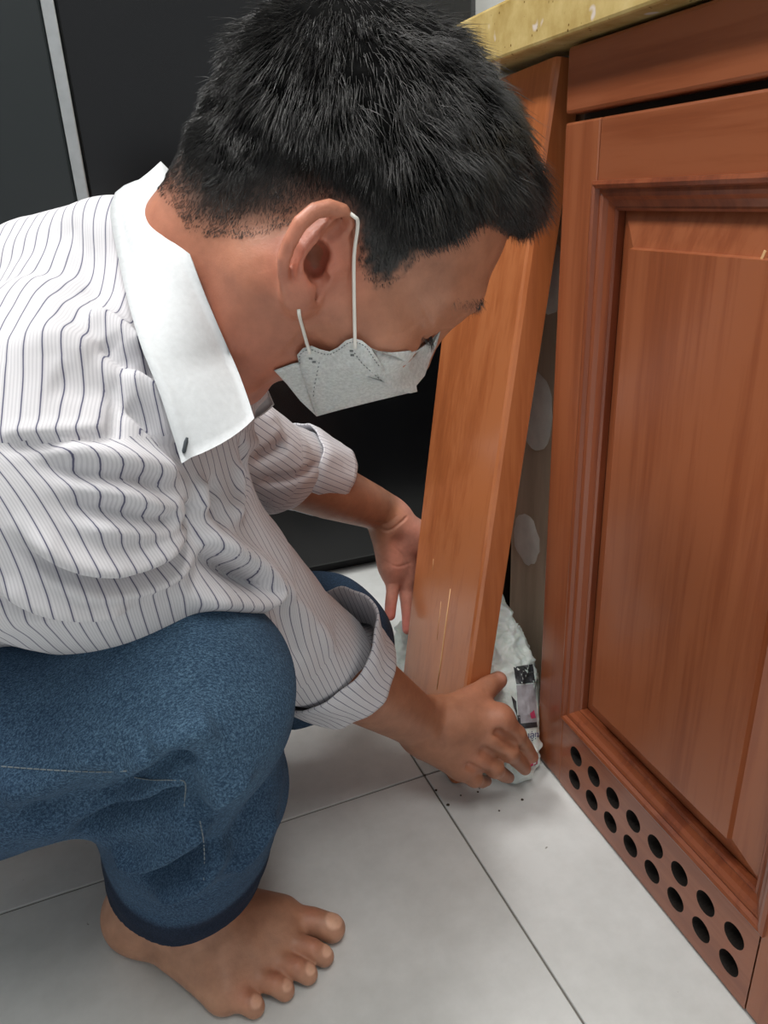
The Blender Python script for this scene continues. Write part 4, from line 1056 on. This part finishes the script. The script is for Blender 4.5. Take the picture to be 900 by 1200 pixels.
dA, dB, dC, dD = dep(A_), dep(B_), dep(C__), dep(D_)
wing_px = [(351, 428), (348, 416), (355, 408), (365, 405), (374, 409), (386, 412), (396, 407), (405, 399), (414, 396), (424, 399), (434, 407), (447, 427), (461, 445), (474, 456), (482, 460), (440, 470), (400, 480), (371, 488), (362, 462), (356, 445)]
dch = dep(cheek(400, 400)) - .004
def wdepth(x, y):     # side wing: a nearly flat sheet from the cheek to the mask's lower front fold
    t = np.clip((y - 398) / 90.0, 0, 1); u_ = np.clip((x - 350) / 130.0, 0, 1)
    return dch * (1 - t) + (dC * (1 - u_) + dB * u_) * t - .006 * math.sin(math.pi * t)
def hdep(x, y):
    p = cast(Hb, x, y); return 9.0 if p is None else dep(p)
def sheet(name, px, df, thick, parent, mirror=False, gap=.003, mat='mask'):
    px = np.array(px, float); n = len(px); c = px.mean(0); RN = (1.0, .8, .6, .4, .2)
    q = [c + (p - c) * s_ for s_ in RN for p in px] + [c]; ds = []
    for x, y in q: ds.append(min(df(x, y), hdep(x, y) - gap))
    lay = []
    for l in (0, 1): lay += [P(x, y, d + thick * l) for (x, y), d in zip(q, ds)]
    if mirror: lay = [hw(*(hl(p) * np.array([-1, 1, 1]))) for p in lay]
    b = n * len(RN) + 1; fs = []
    for i in range(n):
        j = (i + 1) % n
        for r_ in range(len(RN) - 1):
            a0 = r_ * n; a1 = a0 + n
            fs += [(a0 + i, a0 + j, a1 + j, a1 + i), (b + a0 + j, b + a0 + i, b + a1 + i, b + a1 + j)]
        a0 = (len(RN) - 1) * n; fs += [(a0 + i, a0 + j, b - 1), (b + a0 + j, b + a0 + i, 2 * b - 1), (i, b + i, b + j, j)]
    return mobj(name, lay, fs, mat, parent, True)
nose_px = [(433, 407), (442, 411), (460, 413), (478, 411), (492, 407), (504, 399), (516, 388), (512, 404), (504, 422), (498, 440), (488, 452), (489, 459), (481, 461), (462, 458), (446, 443), (434, 424)]
def wd2(x, y): return min(wdepth(x, y), hdep(x, y) - .005)
def ndepth(x, y):
    t = np.clip((x - 433) / 80.0, 0, 1); return (wdepth(433, 407) + .003) * (1 - t) + (dA * .6 + dB * .4) * t
chin_px = [(353, 424), (343, 426), (332, 430), (321, 434), (336, 450), (352, 470), (371, 488), (362, 462)]
for mir in (False, True):
    wg = sheet('side_wing', wing_px, wdepth, .0009, mk_, mir, .005)
    sheet('nose_panel', nose_px, ndepth, .0009, mk_, mir, .003); sheet('chin_panel', chin_px, lambda x, y: wdepth(x, y) + .004, .0009, mk_, mir, .003)
    if not mir: wing_o = wg
def dots(name, px, step, parent, sz=.0011, off=.0032):
    A = resamp(px, max(2, int(np.sum(np.linalg.norm(np.diff(np.array(px, float), axis=0), axis=1)) / step))); vs = []; fs = []
    for i in range(len(A) - 1):
        d = nrm(A[min(i + 1, len(A) - 1)] - A[i]); n2 = np.array([-d[1], d[0]])
        for k in range(1):
            b0 = len(vs); q = []
            for (u_, v_) in ((-.9, -.5), (.9, -.5), (.9, .5), (-.9, .5)):
                x_, y_ = A[i] + d * u_ * sz * 1000 + n2 * v_ * sz * 1000; hit_ = cast(Wb, x_, y_, .0003)
                if hit_ is None: break
                q.append(hit_)
            if len(q) == 4: vs += q + [p + nrm(p - CAM) * .0004 for p in q]; fs += [(b0, b0 + 1, b0 + 2, b0 + 3), (b0 + 4, b0 + 7, b0 + 6, b0 + 5)] + [(b0 + e, b0 + 4 + e, b0 + 4 + (e + 1) % 4, b0 + (e + 1) % 4) for e in range(4)]
    if vs: return mobj(name, vs, fs, 'emboss', parent)
wv = [tuple(Vector(v.co)) for v in wing_o.data.vertices]; Wb = BVHTree.FromPolygons(wv, [tuple(p.vertices) for p in wing_o.data.polygons])
dots('weld_line', [(354, 440), (351, 424), (352, 415), (362, 409), (374, 413), (386, 415), (398, 409), (408, 402), (417, 401), (428, 406), (438, 420), (450, 437)], 3.6, wing_o)
dots('weld_line', [(374, 425), (371, 440), (368, 455), (367, 468)], 4.0, wing_o)
dots('weld_line', [(416, 414), (424, 425), (436, 436), (450, 448)], 4.0, wing_o)
for q in ((366, 420), (370, 424), (414, 411), (415, 416)): dots('weld_spot', [(q[0] - 2, q[1]), (q[0] + 2, q[1]), (q[0] + 6, q[1])], 4, wing_o, .0024)
def loop(pts): tube('ear_loop', smooth_path(pts, 6), .0011, 'cord', mk_, 8, 1.0)
def ck(px, py, off): return cast(Hb, px, py, off)
loop([hw(.080, -.008, .028), ck(411, 252, .002), ck(414, 262, .003), P(415, 300, dep(ck(415, 300, .003)) - .001), P(415, 350, dep(ck(415, 350, .003)) - .001), P(416, 399, wd2(416, 399) - .0015), P(416, 408, wd2(416, 408) - .002)])
loop([ck(350, 362, .0005), ck(351, 368, .0015), P(354, 382, dep(ck(354, 384, .003))), P(361, 407, wd2(361, 407) - .0015), P(363, 414, wd2(363, 414) - .002)])

# ------------------------------------------------------------------ crumpled plastic bag wedged between plank and cabinet
def bag_mat():
    m, nt, b = new_mat('white_plastic_bag'); v = mapping(nt, (1, 1, 1)); n1 = noise(nt, v, 30, 4, .6)
    at = N(nt, 'ShaderNodeAttribute', attribute_name='tint')
    r = ramp(nt, n1.outputs[0], [(.35, (.86, .90, .88, 1)), (.65, (1, 1, 1, 1))])
    mx = N(nt, 'ShaderNodeMixRGB', blend_type='MULTIPLY', inp={0: 1.0}); L(nt, at.outputs['Color'], mx.inputs[1]); L(nt, r.outputs[0], mx.inputs[2]); L(nt, mx.outputs[0], b.inputs['Base Color'])
    b.inputs['Roughness'].default_value = .32; b.inputs['Subsurface Weight'].default_value = .1; b.inputs['Subsurface Scale'].default_value = .01
    n2 = noise(nt, v, 120, 4, .6); bump(nt, b, n2.outputs[0], .5, .003); return m
M['bag'] = bag_mat()
bagp = [Cap([V3(.392, .664, .022), V3(.398, .70, .07), V3(.408, .755, .135), V3(.415, .775, .185)], [.026, .038, .036, .014], .03),
        Cap([V3(.375, .668, .018), V3(.37, .72, .03), V3(.372, .80, .04), V3(.362, .90, .05)], [.016, .028, .03, .035], .03),
        Cap([V3(.352, .905, .03), V3(.35, .93, .07)], [.03, .02], .03), Cap([V3(.40, .73, .10), V3(.385, .79, .10)], [.034, .03], .03)]
Gv, Gf = mesh_sdf(bagp, .0022); Gn = vnormals(Gv, Gf)
def crumple(X):
    rs = np.random.RandomState(3); o = np.zeros(len(X)); W_ = X + .006 * np.stack([vnoise(X, 90, 1), vnoise(X, 90, 2), vnoise(X, 90, 3)], 1)
    for i in range(9):
        k = rs.normal(size=3); k = k / np.linalg.norm(k) * rs.uniform(70, 260); o += (1 - np.abs(np.sin(W_ @ k + rs.uniform(0, 6.28))) ** .6 - .3) * (90 / np.linalg.norm(k))
    return o
pc = P(616, 835, .95); pd_ = np.linalg.norm((Gv - CAM) - ((Gv - CAM) @ nrm(pc - CAM))[:, None] * nrm(pc - CAM), axis=1)
Gv = Gv + Gn * (crumple(Gv) * .0048 * (.25 + .75 * sstep(.028, .055, pd_)))[:, None]
Gv[:, 2] = np.maximum(Gv[:, 2], .0006 + np.abs(vnoise(Gv, 200, 9)) * .0004)
Gv[:, 0] = np.minimum(Gv[:, 0], .4660 - .0005 * np.abs(vnoise(Gv, 150, 8)))
# keep clear of the cabinet door and of the plank
mdoor = (Gv[:, 1] < .6805) & (Gv[:, 0] > XC - .0015); Gv[mdoor, 0] = XC - .0015
pl = (Gv - PB) @ np.stack([pn_, pv, pu], 1)
ins = (pl[:, 1] > -.001) & (pl[:, 1] < PWID + .002) & (pl[:, 0] < PTH + .0015); Gv[ins] += pn_ * (PTH + .0015 - pl[ins, 0])[:, None]
Gv = relax(Gv, Gf, 1, .15)
Gt = np.tile(np.array(lin(240, 247, 243)[:3]), (len(Gv), 1))
bag = thing('plastic_bag', 'crumpled white printed plastic bag stuffed between plank and cabinet door', 'bag', (.39, .70, 0))
go = qmesh('crumpled_film', Gv, Gf, 'bag', bag)
ca = go.data.attributes.new('tint', 'FLOAT_COLOR', 'POINT'); ca.data.foreach_set('color', np.concatenate([Gt, np.ones((len(Gt), 1))], 1).astype(np.float32).ravel())
Gb = bvh_of(Gv, Gf)
M['ink_blue'] = plain('navy_print', lin(52, 58, 112), .5); M['ink_grey'] = plain('grey_print', lin(168, 166, 172), .4, nscale=120, var=.12); M['ink_dark'] = plain('dark_print', lin(52, 54, 58), .45); M['ink_pink'] = plain('pink_print', lin(206, 70, 110), .5)
def patch(name, corners, mat, nu=8, nv=8, off=.0008):     # print lying on the film
    c = np.array(corners, float); g = []
    for i in range(nu + 1):
        for j in range(nv + 1):
            u_, v_ = i / nu, j / nv; q = c[0] * (1 - u_) * (1 - v_) + c[1] * u_ * (1 - v_) + c[2] * u_ * v_ + c[3] * (1 - u_) * v_
            g.append(cast(Gb, q[0], q[1], off))
    fs = []
    for i in range(nu):
        for j in range(nv):
            q = (i * (nv + 1) + j, (i + 1) * (nv + 1) + j, (i + 1) * (nv + 1) + j + 1, i * (nv + 1) + j + 1)
            if all(g[k] is not None for k in q): fs.append(q)
    vs = [p if p is not None else V3(.39, .70, .03) for p in g]
    if fs: return mobj(name, vs, fs, mat, go)
patch('printed_panel', [(605, 803), (627, 801), (629, 851), (608, 853)], 'ink_grey', 8, 14)
patch('printed_panel', [(602, 782), (624, 778), (627, 800), (605, 802)], 'ink_dark', 8, 8, .0006)
patch('printed_frame', [(606, 838), (609, 838), (611, 852), (607, 853)], 'ink_dark', 2, 6, .001); patch('printed_frame', [(607, 848), (628, 846), (629, 852), (608, 854)], 'ink_dark', 8, 2, .0011)
patch('printed_frame', [(599, 815), (605, 822), (606, 840), (602, 828)], 'ink_dark', 3, 5, .0009)
patch('printed_mark', [(620, 836), (625, 832), (627, 841), (622, 842)], 'ink_pink', 2, 3, .0012)
def text_on_bag(txt, px0, px1, hgt, mat):
    # lettering laid on the film: outline from a font curve, pinned to the film point by point; reads upside down as in the photo
    cu = bpy.data.curves.new('printed_words', 'FONT'); cu.body = txt; cu.size = 1.0; cu.resolution_u = 3
    to = bpy.data.objects.new('printed_words', cu); COL.objects.link(to); dg = bpy.context.evaluated_depsgraph_get(); me = bpy.data.meshes.new_from_object(to.evaluated_get(dg)); bpy.data.objects.remove(to)
    co = np.array([v.co[:] for v in me.vertices]); mn, mx_ = co.min(0), co.max(0); a = np.array(px0, float); b = np.array(px1, float); d = (b - a); n2 = np.array([d[1], -d[0]]) / np.linalg.norm(d)
    for v in me.vertices:
        u_ = (v.co.x - mn[0]) / (mx_[0] - mn[0]); w_ = (v.co.y - mn[1]) / (mx_[1] - mn[1]); q = a + d * u_ + n2 * w_ * hgt
        h_ = cast(Gb, q[0], q[1], .0018); v.co = Vector(h_) if h_ is not None else v.co
        if h_ is None: v.co = Vector((.39, .70, .03))
    me.materials.clear(); me.materials.append(M[mat]); o = bpy.data.objects.new('printed_words', me); COL.objects.link(o); adopt(o, go); o['label'] = 'navy printed words, upside down'
text_on_bag('ti\u1ec7n l\u1ee3i', (630, 856), (603, 858), 11, 'ink_blue')
patch('printed_mark', [(622, 888), (629, 886), (629, 891), (623, 893)], 'ink_blue', 3, 2, .0012)
for q in ((616, 899), (621, 897), (626, 895)): patch('printed_mark', [(q[0], q[1] - 4), (q[0] + 4, q[1] - 6), (q[0] + 3, q[1]), (q[0] - 1, q[1] + 2)], 'ink_pink', 2, 2, .0012)

# crumbs of dirt on the tiles beside the plank's foot
M['dirt'] = plain('brown_dirt', lin(70, 60, 50), .95)
for i, (x_, y_, s_) in enumerate(((511, 926, .0022), (525, 943, .0028), (612, 937, .0022), (498, 908, .0014), (585, 950, .0016), (540, 932, .0016), (560, 928, .0018))):
    bm = bmesh.new(); bmesh.ops.create_icosphere(bm, subdivisions=2, radius=s_ * .75); c = onz(x_, y_, s_ * .45)
    for v in bm.verts: v.co = Vector((v.co.x * random.uniform(.8, 1.25), v.co.y * random.uniform(.8, 1.25), v.co.z * .45)) + Vector(c)
    me = bpy.data.meshes.new('dirt_crumb'); bm.to_mesh(me); bm.free(); me.materials.append(M['dirt']); o = bpy.data.objects.new('dirt_crumb', me); COL.objects.link(o)
    tag(o, 'small brown crumb of dirt lying on the floor tile near the hand', 'dirt', 'dirt crumbs by the plank')
